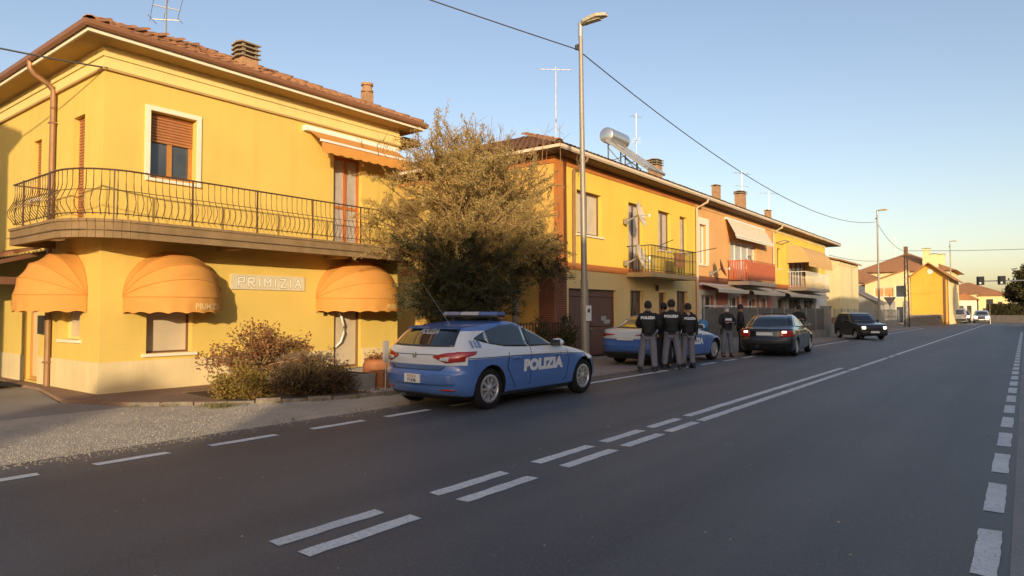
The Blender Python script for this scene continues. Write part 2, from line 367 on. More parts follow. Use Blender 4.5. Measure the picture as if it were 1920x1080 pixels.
# painted lines, each one a part of the road
def mark(x0, x1, y0, y1, name='lane_marking'):
    m = MB(); n = max(2, int((y1 - y0) / .12)); n = min(n, 60); e = .006
    L_ = [(x0 + random.uniform(-e, e), y0 + (y1 - y0) * i / n, .004) for i in range(n + 1)]; R_ = [(x1 + random.uniform(-e, e), y0 + (y1 - y0) * i / n, .004) for i in range(n + 1)]
    L_[0] = (x0, y0 + random.uniform(-.01, .02), .004); L_[-1] = (x0, y1 + random.uniform(-.02, .02), .004)
    for i in range(n): m.quad(L_[i], R_[i], R_[i + 1], L_[i + 1])
    m.build(name, M_MARK, road)
for a, b in ((1.35, 2.25), (2.73, 3.44), (3.89, 4.73), (5.23, 6.07), (6.47, 7.34), (7.82, 8.6)): mark(-7.31, -7.18, a, b)
mark(-7.31, -7.18, 9.3, 15.9)
y = 16.4
while y < 30: mark(-7.31, -7.18, y, y + 1.1); y += 1.75
mark(-7.31, -7.18, 30.5, 38); mark(-7.31, -7.18, 44, 70)
for a, b in ((.9, 1.81), (2.51, 3.40), (3.98, 4.92), (5.42, 6.48), (6.75, 7.72), (7.95, 8.85), (9.14, 19.4)): mark(-3.94, -3.81, a, b)
for a, b in ((1.0, 1.95), (2.52, 3.47), (3.99, 4.95), (5.45, 6.45), (6.69, 7.63), (7.82, 8.72), (8.86, 18.48), (18.7, 19.98), (20.2, 24.5), (24.9, 26.0), (26.4, 90)): mark(-3.63, -3.50, a, b)
y = 1.6
while y < 60: mark(-.285, -.155, y, y + 1.02, 'edge_marking'); y += 1.53
mark(-7.6, -4.4, 96.0, 96.5); 
# loose gravel stones
gm_ = MB(); 
def stones(n, fn, r0, r1, mb):
    for _ in range(n):
        x, y, z = fn(); r = random.uniform(r0, r1); a = random.random() * 6.28; ca, sa = math.cos(a) * r, math.sin(a) * r; k = random.uniform(.5, 1.)
        mb.add([(x + ca, y + sa, z), (x - sa * k, y + ca * k, z), (x - ca, y - sa, z), (x + sa * k, y - ca * k, z), (x + ca * .2, y, z + r * random.uniform(.5, .9))], [(0, 1, 4), (1, 2, 4), (2, 3, 4), (3, 0, 4)])
def verge():
    while True:
        y = random.uniform(1.3, 8.5); x = random.uniform(-11.1, -7.96)
        if x > -9.1 - max(0, (8.4 - y)) * .62 and random.random() < .25 + .75 * (x + 11) / 3: return x, y, -.002
stones(15000, verge, .004, .014, gm_)
stones(500, lambda: (random.uniform(-9.3, -9.0) - random.random() * .6, random.uniform(8.0, 9.6), .05), .01, .03, gm_)
stones(1500, lambda: (-7.95 + abs(random.gauss(0, .16)), random.uniform(1.2, 9), .001), .004, .011, gm_)
stones(160, lambda: (random.uniform(-7.8, -.2), random.uniform(1.5, 16), .001), .004, .014, gm_)
o = gm_.build('gravel', mat('gravel_stone', (.56, .48, .38), .95, var=.5, vscale=30, spec=.2, col2=(.32, .27, .21)), recalc=False); tag(o, 'loose beige gravel stones on the roadside verge and road', 'gravel', kind='stuff')

# weeds along the verge and kerb: thin blades
wm = MB()
for _ in range(1500):
    c_ = random.random()
    if c_ < .45:
        k_ = random.randrange(3); a_, b_ = kpts[k_], kpts[k_ + 1]; f_ = random.random(); x, y = a_[0] + (b_[0] - a_[0]) * f_ + .09 + random.gauss(0, .05), a_[1] + (b_[1] - a_[1]) * f_ - .06 + random.gauss(0, .05)
        if math.sin(x * 9 + y * 7) < .2: continue
    elif c_ < .75: x, y = -10.1 + random.gauss(0, .12), 5.55 + random.gauss(0, .12)
    else: x, y = -7.97 - abs(random.gauss(0, .06)), random.uniform(1.5, 14); 
    if c_ >= .75 and math.sin(y * 5) < .5: continue
    h_ = random.uniform(.02, .08); a = random.random() * 6.28; dx, dy = math.cos(a) * .006, math.sin(a) * .006
    wm.add([(x - dx, y - dy, -.005), (x + dx, y + dy, -.005), (x + random.gauss(0, .025), y + random.gauss(0, .025), h_)], [(0, 1, 2)])
o = wm.build('weeds', mat('weed_green', (.13, .13, .045), .8, var=.5, vscale=6, col2=(.22, .17, .07)), recalc=False); tag(o, 'small weeds growing along the kerb and the road edge', 'weeds', kind='stuff')
# ------------------------------------------------------------------ corner house
H1 = thing('corner_house', 'large yellow two storey corner house with wrap-around balcony and hipped clay roof', 'house', (-12.9, 4.88, 0))
FF = Frame((-12.9, 4.88, 0), (0, 1, 0), (1, 0, 0))      # road front, u = y-4.88
FS = Frame((-12.9, 4.88, 0), (-1, 0, 0), (0, -1, 0))    # side towards the camera, u = -12.9-x
WT = 5.84
f_holes = [(.79, 1.65, .72, 2.02), (5.02, 5.82, .16, 2.2), (.79, 1.67, 4.0, 5.27), (4.97, 5.82, 3.06, 5.22)]
s_holes = [(.87, 1.75, .98, 1.95), (2.95, 3.75, .08, 2.1), (.84, 1.38, 3.06, 5.17), (3.05, 3.5, 3.83, 5.05)]
m = MB(); wall(m, FF, 0, 7.02, .0, WT, f_holes, .28); wall(m, FS, 0, 10, .0, WT, s_holes, .28)
m.fbox(FF, 0.03, 7.02, -9.97, -9.7, 0, WT); m.fbox(FF, 6.75, 7.018, -9.7, -.283, 0, WT - .002)
m.build('wall', M_YEL, H1)
# plinth, 2 cm proud, cut round the openings
m = MB()
for a, b in ((-.02, 5.0), (5.84, 7.02)): m.fbox(FF, a, b, .002, .022, 0, .60)
for a, b in ((.002, 2.93), (3.77, 10)): m.fbox(FS, a, b, .002, .022, 0, .60)
m.build('plinth', M_PLINTH, H1)
# cornice band
m = MB()
for z0, z1, d in ((5.84, 5.90, .05), (5.90, 6.04, .03), (6.04, 6.07, .06), (6.07, 6.25, .02)):
    m.fbox(FF, -d, 7.02 + d, -.28, d, z0, z1); m.fbox(FS, .282, 10, -.28, d, z0, z1)
m.build('cornice', M_YELPALE, H1)
m = MB(); m.fbox(FF, -.053, 7.07, .0, .056, 5.80, 5.84); m.fbox(FS, .0, 10, .0, .056, 5.80, 5.84); m.build('cornice_line', M_SOFFIT, H1)
# roof
EX, EY0, EY1, EZ, PT = -12.47, 4.46, 12.36, 6.36, .43
RX = EX - 4.0
m = MB(); c0 = (EX, EY0, EZ); c1 = (EX, EY1, EZ); c2 = (EX - 11, EY1, EZ); c3 = (EX - 11, EY0, EZ); r0 = (RX, EY0 + 4, EZ + 4 * PT); r1 = (RX - 3, EY0 + 4, EZ + 4 * PT)
m.poly([c0, c1, r0]); m.poly([c1, c2, r1, r0]); m.poly([c2, c3, r1]); m.poly([c3, c0, r0, r1]); m.poly([c3, c2, c1, c0])
roof = m.build('roof', M_TILE, H1)
up = Vector((-4, 0, 4 * PT)); k = 4 / up.length
tiled_slope(roof, (EX, EY0, EZ), (EX, EY1, EZ), up, M_TILE, k, k, single=290)
tiled_slope(roof, (EX - 11, EY0, EZ), (EX, EY0, EZ), (0, 4, 4 * PT), M_TILE, 0, k)
hipm = MB(); 
me = MB().add(*tile_mesh(.46, .13, .85)).mesh('ridge_tile', M_TILE, smooth=True)
def ridge(a, b, root, me=me):
    a = Vector(a); b = Vector(b); d = b - a; n = int(d.length / .38)
    q = d.to_track_quat('Y', 'Z')
    for i in range(n):
        o = bpy.data.objects.new('ridge_tile', me); COL.objects.link(o); o.parent = root
        o.matrix_local = Matrix.Translation(a + d * i / n + Vector((0, 0, .07 + random.uniform(0, .012))) - off_of(root)) @ q.to_matrix().to_4x4()
ridge(c0, r0, roof); ridge(c1, r0, roof); ridge(r0, r1, roof)
m = MB()
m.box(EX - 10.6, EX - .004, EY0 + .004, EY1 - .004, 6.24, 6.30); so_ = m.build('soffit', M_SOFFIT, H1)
m = MB(); m.box(EX - .004, EX + .03, EY0 - .03, EY1 + .03, 6.25, 6.33); m.box(EX - 10.6, EX - .004, EY0 - .03, EY0 + .004, 6.25, 6.33); m.box(EX - 4, EX - .004, EY1 - .004, EY1 + .03, 6.25, 6.33)
m.build('fascia', M_TRIMW, H1)
m = MB()
prof = [(.0, .0), (.05, -.02), (.085, .02), (.095, .09), (.075, .10), (.06, .03), (.0, .03)]
def gutter(mb, a, b, out):
    a = Vector(a); b = Vector(b); out = Vector(out)
    mb.prism([a + out * p[0] + Vector((0, 0, p[1])) for p in prof], b - a)
gutter(m, (EX + .03, EY0 - .1, 6.33), (EX + .03, EY1 + .1, 6.33), (1, 0, 0)); gutter(m, (EX + .1, EY0 - .03, 6.328), (EX - 10.6, EY0 - .03, 6.328), (0, -1, 0)); gutter(m, (EX + .1, EY1 + .03, 6.328), (EX - 3, EY1 + .03, 6.328), (0, 1, 0))
m.build('gutter', M_GUTTER, H1)
# drainpipe on the side
m = MB(); px = -15.12
m.tube([(px, 4.40, 6.34), (px, 4.40, 6.20), (px, 4.47, 6.10), (px, 4.72, 5.95), (px, 4.80, 5.85), (px, 4.80, .05)], .052, 8); m.build('drainpipe', M_PIPEBR, H1, smooth=40)
for z in (5.2, 3.4, 1.9, .5): MB().box(px - .062, px + .062, 4.735, 4.86, z, z + .03).build('pipe_clip', M_PIPEBR, H1)
# openings
window(H1, FF, .79, 1.67, 4.0, 5.27, cols=2, shutter=.56, surround=M_TRIMW, back=.16, fm=mat('window_oak', (.50, .22, .05), .45, var=.2, vscale=12))
window(H1, FF, .79, 1.65, .72, 2.02, cols=1, gm=M_PALEPANE, fm=M_BROWN, fw=.035, back=.16)
window(H1, FF, 4.97, 5.82, 3.06, 5.22, cols=2, gm=M_CURT, fm=mat('door_red_wood', (.52, .17, .045), .45, var=.2, vscale=12), sill=False, back=.12, panelz=4.0, name='balcony_door')
d = window(H1, FF, 5.02, 5.82, .16, 2.2, cols=1, gm=M_PALEPANE, fm=mat('door_bronze', (.24, .15, .08), .4, metal=.3), fw=.06, sill=False, back=.10, name='entrance_door')
hm = MB(); hm.tube([FF(5.12, -.07, .65), FF(5.2, .02, .78), FF(5.27, .05, 1.0), FF(5.27, .05, 1.18), FF(5.2, .02, 1.42), FF(5.12, -.07, 1.55)], .03, 6); hm.build('handle', M_WFRAME, d, smooth=True)
MB().fbox(FF, 5.45, 5.72, -.10, -.03, 1.62, 1.80).build('closing_box', M_WFRAME, d)
MB().fbox(FF, 4.9, 5.95, -.28, .35, .05, .155).build('door_step', M_CONC, H1)
window(H1, FS, .87, 1.75, .98, 1.95, cols=1, gm=M_PALEPANE, fm=M_YELPALE, fw=.05, back=.12)
d = window(H1, FS, 2.95, 3.75, .08, 2.1, cols=1, gm=mat('pale_door_panel', (.70, .52, .26), .5), fm=mat('door_frame_orange', (.52, .27, .08), .5), sill=False, back=.1, name='side_door')
window(H1, FS, .84, 1.38, 3.06, 5.17, cols=1, gm=M_SHUT, fm=M_SHUT, fw=.04, shutter=2.05, sill=False, back=.12, name='balcony_door')
window(H1, FS, 3.05, 3.5, 3.83, 5.05, cols=1, gm=M_SHUT, fm=M_SHUT, fw=.04, shutter=1.15, back=.1)
MB().fbox(FS, 2.58, 2.78, .0, .08, 1.05, 1.42).build('letter_box', M_DARKIRON, H1)
MB().fbox(FF, 4.72, 4.80, .0, .03, 1.40, 1.47).build('doorbell', M_DARKIRON, H1)
# balcony: plan line of the outer edge
def arc(cx, cy, rx, ry, a0, a1, n): return [(cx + rx * math.cos(a0 + (a1 - a0) * i / n), cy + ry * math.sin(a0 + (a1 - a0) * i / n)) for i in range(n + 1)]
edge = [(-14.95, 4.15)] + arc(-12.85, 5.05, .95, .90, -math.pi / 2, 0, 12) + [(-11.9, 11.55)]
bal = None
m = MB(); top = edge + [(-12.87, 11.55), (-12.87, 4.85), (-14.95, 4.85)]
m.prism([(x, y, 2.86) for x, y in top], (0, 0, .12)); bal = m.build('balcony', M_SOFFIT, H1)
m = MB()
for a, b in zip(edge[:-1], edge[1:]):
    A = Vector((*a, 0)); B = Vector((*b, 0)); d_ = (B - A).normalized(); nr = Vector((d_.y, -d_.x, 0))
    for z0, z1, t in ((2.72, 2.985, .05), (2.985, 3.03, .075)):
        m.add([A - nr * .05 + Vector((0, 0, z0)), B - nr * .05 + Vector((0, 0, z0)), B + nr * t + Vector((0, 0, z0)), A + nr * t + Vector((0, 0, z0)), A - nr * .05 + Vector((0, 0, z1)), B - nr * .05 + Vector((0, 0, z1)), B + nr * t + Vector((0, 0, z1)), A + nr * t + Vector((0, 0, z1))], [(0, 3, 2, 1), (4, 5, 6, 7), (0, 1, 5, 4), (2, 3, 7, 6), (1, 2, 6, 5), (0, 4, 7, 3)])
m.box(-14.99, -14.95, 4.2, 4.85, 2.72, 3.0); m.box(-12.87, -11.85, 11.55, 11.6, 2.72, 3.0)
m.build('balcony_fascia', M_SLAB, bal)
m = MB()
m.tube([(x, y, 2.85) for x, y in [(p[0] + (.09 if p[0] > -12 else .05 * (p[0] + 13.5)), p[1] - (0.09 if p[1] < 4.4 else .03)) for p in edge]], .010, 5); m.build('conduit', M_SLAB, bal)
for yy in (7.0, 9.6, 11.4): MB().box(-12.89, -12.2, yy, yy + .2, 2.72, 2.858).build('corbel', M_SOFFIT, bal)
for p in ((-12.3, 7.05), (-12.3, 10.0), (-13.9, 4.4)): MB().box(p[0], p[0] + .30, p[1], p[1] + .16, 2.78, 2.858).build('soffit_light', M_WFRAME, bal)
# railing
def along(pts, step):
    out = []; acc = 0; nxt = step / 2
    for a, b in zip(pts[:-1], pts[1:]):
        A = Vector((*a, 0)); B = Vector((*b, 0)); L_ = (B - A).length; d_ = (B - A) / L_
        while nxt <= acc + L_: out.append((A + d_ * (nxt - acc), math.atan2(d_.y, d_.x))); nxt += step
        acc += L_
    return out
rail_in = [(-14.95, 4.85)] + edge
m = MB()
for z, r in ((3.86, .016), (3.13, .009), (3.52, .007)): m.tube([(x, y, z) for x, y in rail_in], r, 6)
m.build('handrail', M_IRON, bal)
bm_ = MB(); bm_.tube([(0, 0, 3.10), (0, -.03, 3.16), (0, -.10, 3.25), (0, -.115, 3.33), (0, -.06, 3.45), (0, -.012, 3.55), (0, 0, 3.62), (0, 0, 3.85)], .0075, 4, cap=False)
bme = bm_.mesh('baluster', M_IRON, smooth=True); pm = MB().box(-.012, .012, -.012, .012, 2.75, 3.87).mesh('railing_post', M_IRON)
for p, a in along(rail_in, .118): inst(bme, 'baluster', bal, (p.x, p.y, 0), (0, 0, a))
for p, a in along(edge, 1.28): inst(pm, 'railing_post', bal, (p.x + .03 * math.sin(a), p.y - .03 * math.cos(a), 0), (0, 0, a))
# porch roof at the side
pr = MB(); x0, x1 = -15.35, -19.5
pr.add([(x0, 4.86, 2.72), (x1, 4.86, 2.72), (x1, 3.3, 2.25), (x0, 3.3, 2.25), (x0, 4.86, 2.64), (x1, 4.86, 2.64), (x1, 3.3, 2.17), (x0, 3.3, 2.17)], [(0, 1, 2, 3), (7, 6, 5, 4), (0, 3, 7, 4), (3, 2, 6, 7)])
po = pr.build('porch_roof', M_BROWN, H1)
tiled_slope(po, (x1, 3.28, 2.27), (x0 + .05, 3.28, 2.27), (0, 1.57, .47), M_TILE3, 0, 0)
m = MB(); m.box(x0 - .08, x0, 3.32, 4.86, 2.02, 2.16); m.box(x0 - .13, x0 - .01, 3.36, 3.48, 0, 2.02); m.box(x0 - 2, x0 - 1.88, 3.36, 3.48, 0, 2.12); m.box(x1, x0 - .08, 3.36, 3.46, 2.08, 2.18); m.build('porch_post', M_BROWN, H1)
# chimneys
def chimney(root, x, y, z0, z1, w_=.38, caps=4, m1=None):
    c = MB(); c.box(x - w_ / 2, x + w_ / 2, y - w_ / 2, y + w_ / 2, z0, z1); o = c.build('chimney', m1 or M_CHIMBR, root)
    k = MB(); z = z1
    for i in range(caps):
        e = w_ * .62; k.add([(x - e, y - e, z + .02), (x + e, y - e, z + .02), (x + e, y + e, z + .02), (x - e, y + e, z + .02), (x - e, y - e, z + .05), (x + e, y - e, z + .05), (x + e, y + e, z + .05), (x - e, y + e, z + .05), (x, y - e, z + .10), (x, y + e, z + .10), (x, y - e, z + .06), (x, y + e, z + .06)],
              [(0, 10, 8, 4), (10, 1, 5, 8), (3, 7, 9, 11), (11, 9, 6, 2), (4, 8, 9, 7), (8, 5, 6, 9), (0, 3, 11, 10), (10, 11, 2, 1), (0, 4, 7, 3), (1, 2, 6, 5)])
        for sx in (-1, 1):
            for sy in (-1, 1): k.box(x + sx * w_ * .4 - .03, x + sx * w_ * .4 + .03, y + sy * w_ * .4 - .03, y + sy * w_ * .4 + .03, z - .02, z + .045)
        z += .105
    if caps: k.build('chimney_cap', mat('chimney_cap_tile', (.33, .27, .18), .9, var=.3, vscale=9), o)
    return o
chimney(roof, -14.55, 8.55, 6.9, 7.46, .40, 4)
c = chimney(roof, -14.1, 11.85, 6.5, 7.47, .24, 0)
MB().lathe([(.0, 7.47), (.17, 7.47), (.17, 7.53), (.13, 7.55), (.13, 7.63), (.17, 7.65), (.17, 7.71), (0, 7.75)], 10, (-14.1, 11.85, 0)).build('chimney_pot', M_CHIMBR, c)
# rear wing with its own small eave, seen past the far corner
m = MB(); m.box(-18, -13.7, 11.93, 12.55, 0, 5.95); m.build('rear_wing_wall', M_YEL, H1)
m = MB(); m.box(-18, -13.25, 12.44, 12.95, 6.06, 6.16); m.prism([(-13.22, 12.44, 6.16), (-13.22, 12.95, 6.16), (-17, 12.95, 6.9), (-17, 12.44, 6.9)], (0, 0, .07)); m.build('rear_wing_eave', M_TILE2, H1)
# ---- things fixed to the house
def dome_awning(label, fr, uc, hw, zc, hz, dep, zb, letters=False, shift=0):
    base = fr(uc, 0, zc); t = thing('dome_awning', label, 'awning', base, 'orange dome awnings on the corner house')
    n, k = 20, 24
    fs = MB(); vs = []
    for i in range(k + 1):                      # phi: 0 front rim -> 90 wall top
        ph = math.pi / 2 * i / k
        sc = 1 - .036 * abs(math.sin(i / k * math.pi * 4))       # cloth dips slightly between ribs
        for j in range(n * 2 + 1):
            th = -math.pi / 2 + math.pi * j / (2 * n)
            vs.append(fr(uc + hw * math.sin(th) , dep * math.cos(th) * math.cos(ph) * sc + .01, zc + hz * math.cos(th) * math.sin(ph) * sc))
    q = 2 * n + 1
    fs.add(vs, [(i * q + j, i * q + j + 1, (i + 1) * q + j + 1, (i + 1) * q + j) for i in range(k) for j in range(2 * n)])
    can = fs.build('canopy', M_AWN, t, smooth=True)
    r = MB()
    for ph in [math.pi / 2 * i / 4 for i in range(5)]:
        r.tube([fr(uc + (hw + .004) * math.sin(th), (dep + .004) * math.cos(th) * math.cos(ph) + .012, zc + (hz + .004) * math.cos(th) * math.sin(ph)) for th in np.linspace(-math.pi / 2, math.pi / 2, 33)], .008, 5)
    r.build('rib_seam', mat('awning_seam', (.55, .24, .05), .8), t)
    v = MB(); N = 120; rows = []
    for j in range(N + 1):
        th = -math.pi / 2 + math.pi * j / N; s = (th + math.pi / 2) / math.pi
        drop = zb + .028 * abs(math.sin(s * math.pi * 9)) * 1.2
        wob = .008 * math.sin(s * 60)
        rows.append([fr(uc + hw * math.sin(th), dep * math.cos(th) + .012 + wob * f, zc + (drop - zc) * f) for f in (0, .5, 1)])
    for j in range(N):
        for f in (0, 1): v.quad(rows[j][f], rows[j + 1][f], rows[j + 1][f + 1], rows[j][f + 1])
    va = v.build('valance', M_AWN, t, smooth=True)
    if letters:
        def fn(x, y, z):
            s = (x + shift) / hw; s = max(-.999, min(.999, s)); th = math.asin(s)
            return fr(uc + hw * s, dep * math.cos(th) + .024 + z, (zc * .42 + zb * .58) + y) - off_of(va)
        V, F = text_mesh('PRIMIZIA', .155, .004, .0); mb = MB(); o_ = off_of(va); mb.add([Vector(fn(v_[0], v_[1], v_[2])) + o_ for v_ in V], F); mb.build('lettering', mat('faded_letter', (.80, .56, .22), .8), va)
    return t
dome_awning('orange dome awning over the beige shop window left of the wall sign', FF, 1.23, .86, 1.76, .86, .92, 1.46, True, .30)
dome_awning('large orange dome awning over the entrance door, touched by the tree', FF, 5.62, 1.12, 1.80, .96, 1.0, 1.48, True, .45)
dome_awning('orange dome awning over the side door beside the drainpipe', FS, 1.42, .88, 1.80, .82, .85, 1.48, True, .62)
# wall sign
t = thing('wall_sign', 'long cream sign board reading PRIMIZIA between the two front awnings', 'sign', FF(3.3, .002, 2.11))
MB().fbox(FF, 2.42, 4.18, .002, .035, 1.96, 2.27).build('board', M_LEAD, t)
GLY = {'P': [((0, 0), (0, 1)), ((0, 1), (.8, 1)), ((.8, 1), (.8, .5)), ((.8, .5), (0, .5))], 'R': [((0, 0), (0, 1)), ((0, 1), (.8, 1)), ((.8, 1), (.8, .55)), ((.8, .55), (0, .5)), ((.3, .5), (.85, 0))], 'I': [((.2, 0), (.2, 1))], 'M': [((0, 0), (0, 1)), ((0, 1), (.45, .45)), ((.45, .45), (.9, 1)), ((.9, 1), (.9, 0))], 'Z': [((0, 1), (.85, 1)), ((.85, 1), (.1, 0)), ((.1, 0), (.85, 0))], 'A': [((0, 0), (.45, 1)), ((.45, 1), (.9, 0)), ((.2, .35), (.7, .35))]}
u = 2.58
for ch in 'PRIMIZIA':
    par = t
    for wd, mm, dz, nm in ((.056, M_LETTERSH, .037, 'letter'), (.026, M_LETTER, .046, 'letter_face')):
        m = MB()
        for n_, (p, q) in enumerate(GLY[ch]):
            A_ = FF(u + p[0] * .155, dz + n_ * .0005, 2.03 + p[1] * .17); B_ = FF(u + q[0] * .155, dz + n_ * .0005, 2.03 + q[1] * .17); d_ = (B_ - A_).normalized() * wd * .4; m.beam(A_ - d_, B_ + d_, .006, wd, up=(FF.n.cross((B_ - A_).normalized())))
        par = m.build(nm, mm, par)
    u += .15 if ch == 'I' else .225
# retractable awning over the balcony door
t = thing('retractable_awning', 'orange retractable awning with white cassette above the balcony door', 'awning', FF(5.3, 0, 5.65))
MB().fbox(FF, 4.1, 6.92, .0, .13, 5.60, 5.72).build('cassette', M_WPAINT, t)
m = MB()
for k in range(40):
    a, b = 4.16 + 2.70 * k / 40, 4.16 + 2.70 * (k + 1) / 40
    m.quad(FF(a, .12, 5.62), FF(b, .12, 5.62), FF(b, .62, 5.30), FF(a, .62, 5.30))
m.build('canopy', M_AWN, t)
MB().fbox(FF, 4.13, 6.89, .61, .66, 5.27, 5.32).build('front_bar', M_WPAINT, t)
m = MB(); N = 110
for k in range(N):
    a, b = 4.16 + 2.70 * k / N, 4.16 + 2.70 * (k + 1) / N; f = lambda u: 5.06 - .035 * abs(math.sin((u - 4.16) / 2.7 * math.pi * 10))
    m.quad(FF(a, .635, 5.275), FF(b, .635, 5.275), FF(b, .64, f(b)), FF(a, .64, f(a)))
m.build('valance', M_AWN, t)
m = MB(); m.beam(FF(4.4, .1, 5.58), FF(4.7, .6, 5.29), .03, .03); m.beam(FF(6.6, .1, 5.58), FF(6.3, .6, 5.29), .03, .03); m.build('arm', M_WPAINT, t)
# antenna
def antenna(label, x, y, z0, z1, yagi=(), rr=.02, m_=None):
    t = thing('tv_antenna', label, 'antenna', (x, y, z0))
    MB().tube([(x, y, z0), (x, y, z1)], rr, 6).build('mast', m_ or M_STEEL, t)
    for (z, dx, dy, L_, n, el) in yagi:
        b = MB(); d_ = Vector((dx, dy, 0)).normalized(); s_ = Vector((-d_.y, d_.x, 0)); c_ = Vector((x, y, z))
        b.beam(c_ - d_ * L_ * .5, c_ + d_ * L_ * .5, .018, .018)
        for i in range(n):
            p = c_ + d_ * L_ * (-.48 + .96 * i / max(1, n - 1)); e = el * (1 - .35 * i / max(1, n - 1)); b.beam(p - s_ * e / 2, p + s_ * e / 2, .009, .009)
        b.build('aerial', M_ALU, t)
    return t
antenna('tall TV antenna on the hip of the corner house roof', -14.7, 6.75, 7.1, 9.6, ((8.12, .35, .93, .55, 3, 1.9), (7.85, .7, .7, .6, 2, .5)))
# ------------------------------------------------------------------ terrace of three houses
TX = -11.4; ER = -10.85; TZ = 6.22; TP = .42
TF_ = Frame((TX, 0, 0), (0, 1, 0), (1, 0, 0))           # u = y
def casement(root, fr, u0, u1, z0, z1, **k): return window(root, fr, u0, u1, z0, z1, **k)
def terrace_roof(root, y0, y1, hip0=False, gable1=False):
    m = MB(); z = 6.46; D = 5.0
    a = (ER, y0, z); b = (ER, y1, z); c = (ER - D, y1, z + D * TP); d = (ER - D, y0 + (D if hip0 else 0), z + D * TP); e = (ER - 2 * D, y0, z); f = (ER - 2 * D, y1, z)
    m.poly([a, b, c, d]); m.poly([d, c, f, e]); m.poly([a, d, e]); m.poly([b, f, c]); m.poly([a, e, f, b])
    r = m.build('roof', M_TILE2, root); up = Vector((-D, 0, D * TP)); k = D / up.length
    tiled_slope(r, a, b, up * .72, M_TILE2, k if hip0 else 0, 0)
    if hip0:
        tiled_slope(r, e, a, Vector((0, D, D * TP)) * .8, M_TILE, k, k); ridge(a, d, r)
    m = MB(); m.box(ER - 9.4, ER - .004, y0 + .002, y1 - .002, 6.34, 6.42); m.build('soffit', mat('soffit_brown', (.20, .115, .06), .85, var=.2), root)
    m = MB(); m.prism([(ER + .0, y0, 6.37), (ER + .06, y0, 6.35), (ER + .11, y0, 6.40), (ER + .115, y0, 6.47), (ER + .09, y0, 6.47), (ER + .05, y0, 6.40), (ER, y0, 6.42)], (0, y1 - y0, 0))
    if hip0: m.box(ER - 9, ER + .1, y0 - .11, y0 - .003, 6.37, 6.46)
    m.build('gutter', mat('gutter_cream', (.74, .60, .44), .5), root); return r
def railing_flat(root, y0, y1, x, z0, z1, m_, sp=.12, side=True, name='railing'):
    m = MB(); m.beam((x, y0, z1), (x, y1, z1), .04, .03); m.beam((x, y0, z0 + .08), (x, y1, z0 + .08), .03, .02); m.beam((x, y0, (z0 + z1) / 2 + .1), (x, y1, (z0 + z1) / 2 + .1), .02, .02)
    for yy in (y0, y1): m.beam((x, yy, z1 - .002), (TX, yy, z1 - .002), .03, .03); m.beam((x, yy, z0 + .08), (TX, yy, z0 + .08), .02, .02)
    o = m.build(name, m_, root); b = MB().box(-.008, .008, -.008, .008, z0, z1).mesh('baluster', m_)
    n = int((y1 - y0) / sp)
    for i in range(n + 1): inst(b, 'baluster', o, (x, y0 + (y1 - y0) * i / n, 0))
    for yy in (y0 + .004, y1 - .004):
        for i in range(1, int((x - TX) / sp)): inst(b, 'baluster', o, (TX + i * sp, yy, 0))
    return o
def dish(label, x, y, z, r=.42, rot=0., dm=None):
    t = thing('satellite_dish', label, 'satellite dish', (x, y, z)); d_ = Vector((.93, .22, .25)).normalized() if not rot else Vector((math.cos(rot), math.sin(rot), .35)).normalized()
    q = d_.to_track_quat('Z', 'Y').to_matrix().to_4x4(); c_ = Vector((x, y, z)) + d_ * .25
    m = MB(); prof_ = [(r * i / 6, .28 * r * (i / 6) ** 2) for i in range(7)]; m.lathe(prof_ + [(r * .99, .28 * r - .015), (0.01, -.015)], 18)
    m.v = [tuple(Matrix.Translation(c_) @ q @ Vector(v)) for v in m.v]; m.build('reflector', dm or mat('dish_paint', (.66, .56, .44), .5, var=.1), t, smooth=40)
    m = MB(); m.beam(c_, c_ + d_ * r * .9 - Vector((0, 0, r * .3)), .025, .025); m.beam(c_ - d_ * .02, (x - .15, y, z - .12), .05, .05); m.box(x - .28, x - .1, y - .05, y + .05, z - .22, z - .02); m.build('bracket', M_STEEL, t)
    e = c_ + d_ * r * .9 - Vector((0, 0, r * .3)); MB().lathe([(0, -.05), (.035, -.05), (.035, .05), (0, .05)], 8, tuple(e)).build('receiver', M_WFRAME, t); return t
def retract(label, y0, y1, zt, dep, drop, val, mcl, group=None, cass=True):
    t = thing('retractable_awning', label, 'awning', (TX, (y0 + y1) / 2, zt), group)
    if cass: MB().box(TX + .002, TX + .12, y0, y1, zt - .06, zt + .05).build('cassette', M_WPAINT, t)
    n = 24; m = MB()
    for k in range(n):
        a, b = y0 + .03 + (y1 - y0 - .06) * k / n, y0 + .03 + (y1 - y0 - .06) * (k + 1) / n
        m.quad((TX + .1, a, zt), (TX + .1, b, zt), (TX + dep, b, zt - drop), (TX + dep, a, zt - drop))
    m.build('canopy', mcl, t)
    MB().box(TX + dep - .02, TX + dep + .03, y0, y1, zt - drop - .035, zt - drop + .015).build('front_bar', M_WPAINT, t)
    m = MB(); N = 90
    for k in range(N):
        a, b = y0 + .02 + (y1 - y0 - .04) * k / N, y0 + .02 + (y1 - y0 - .04) * (k + 1) / N; f = lambda u: zt - drop - val - .03 * abs(math.sin((u - y0) * 9))
        m.quad((TX + dep + .01, a, zt - drop - .02), (TX + dep + .01, b, zt - drop - .02), (TX + dep + .015, b, f(b)), (TX + dep + .015, a, f(a)))
    m.build('valance', mcl, t); return t
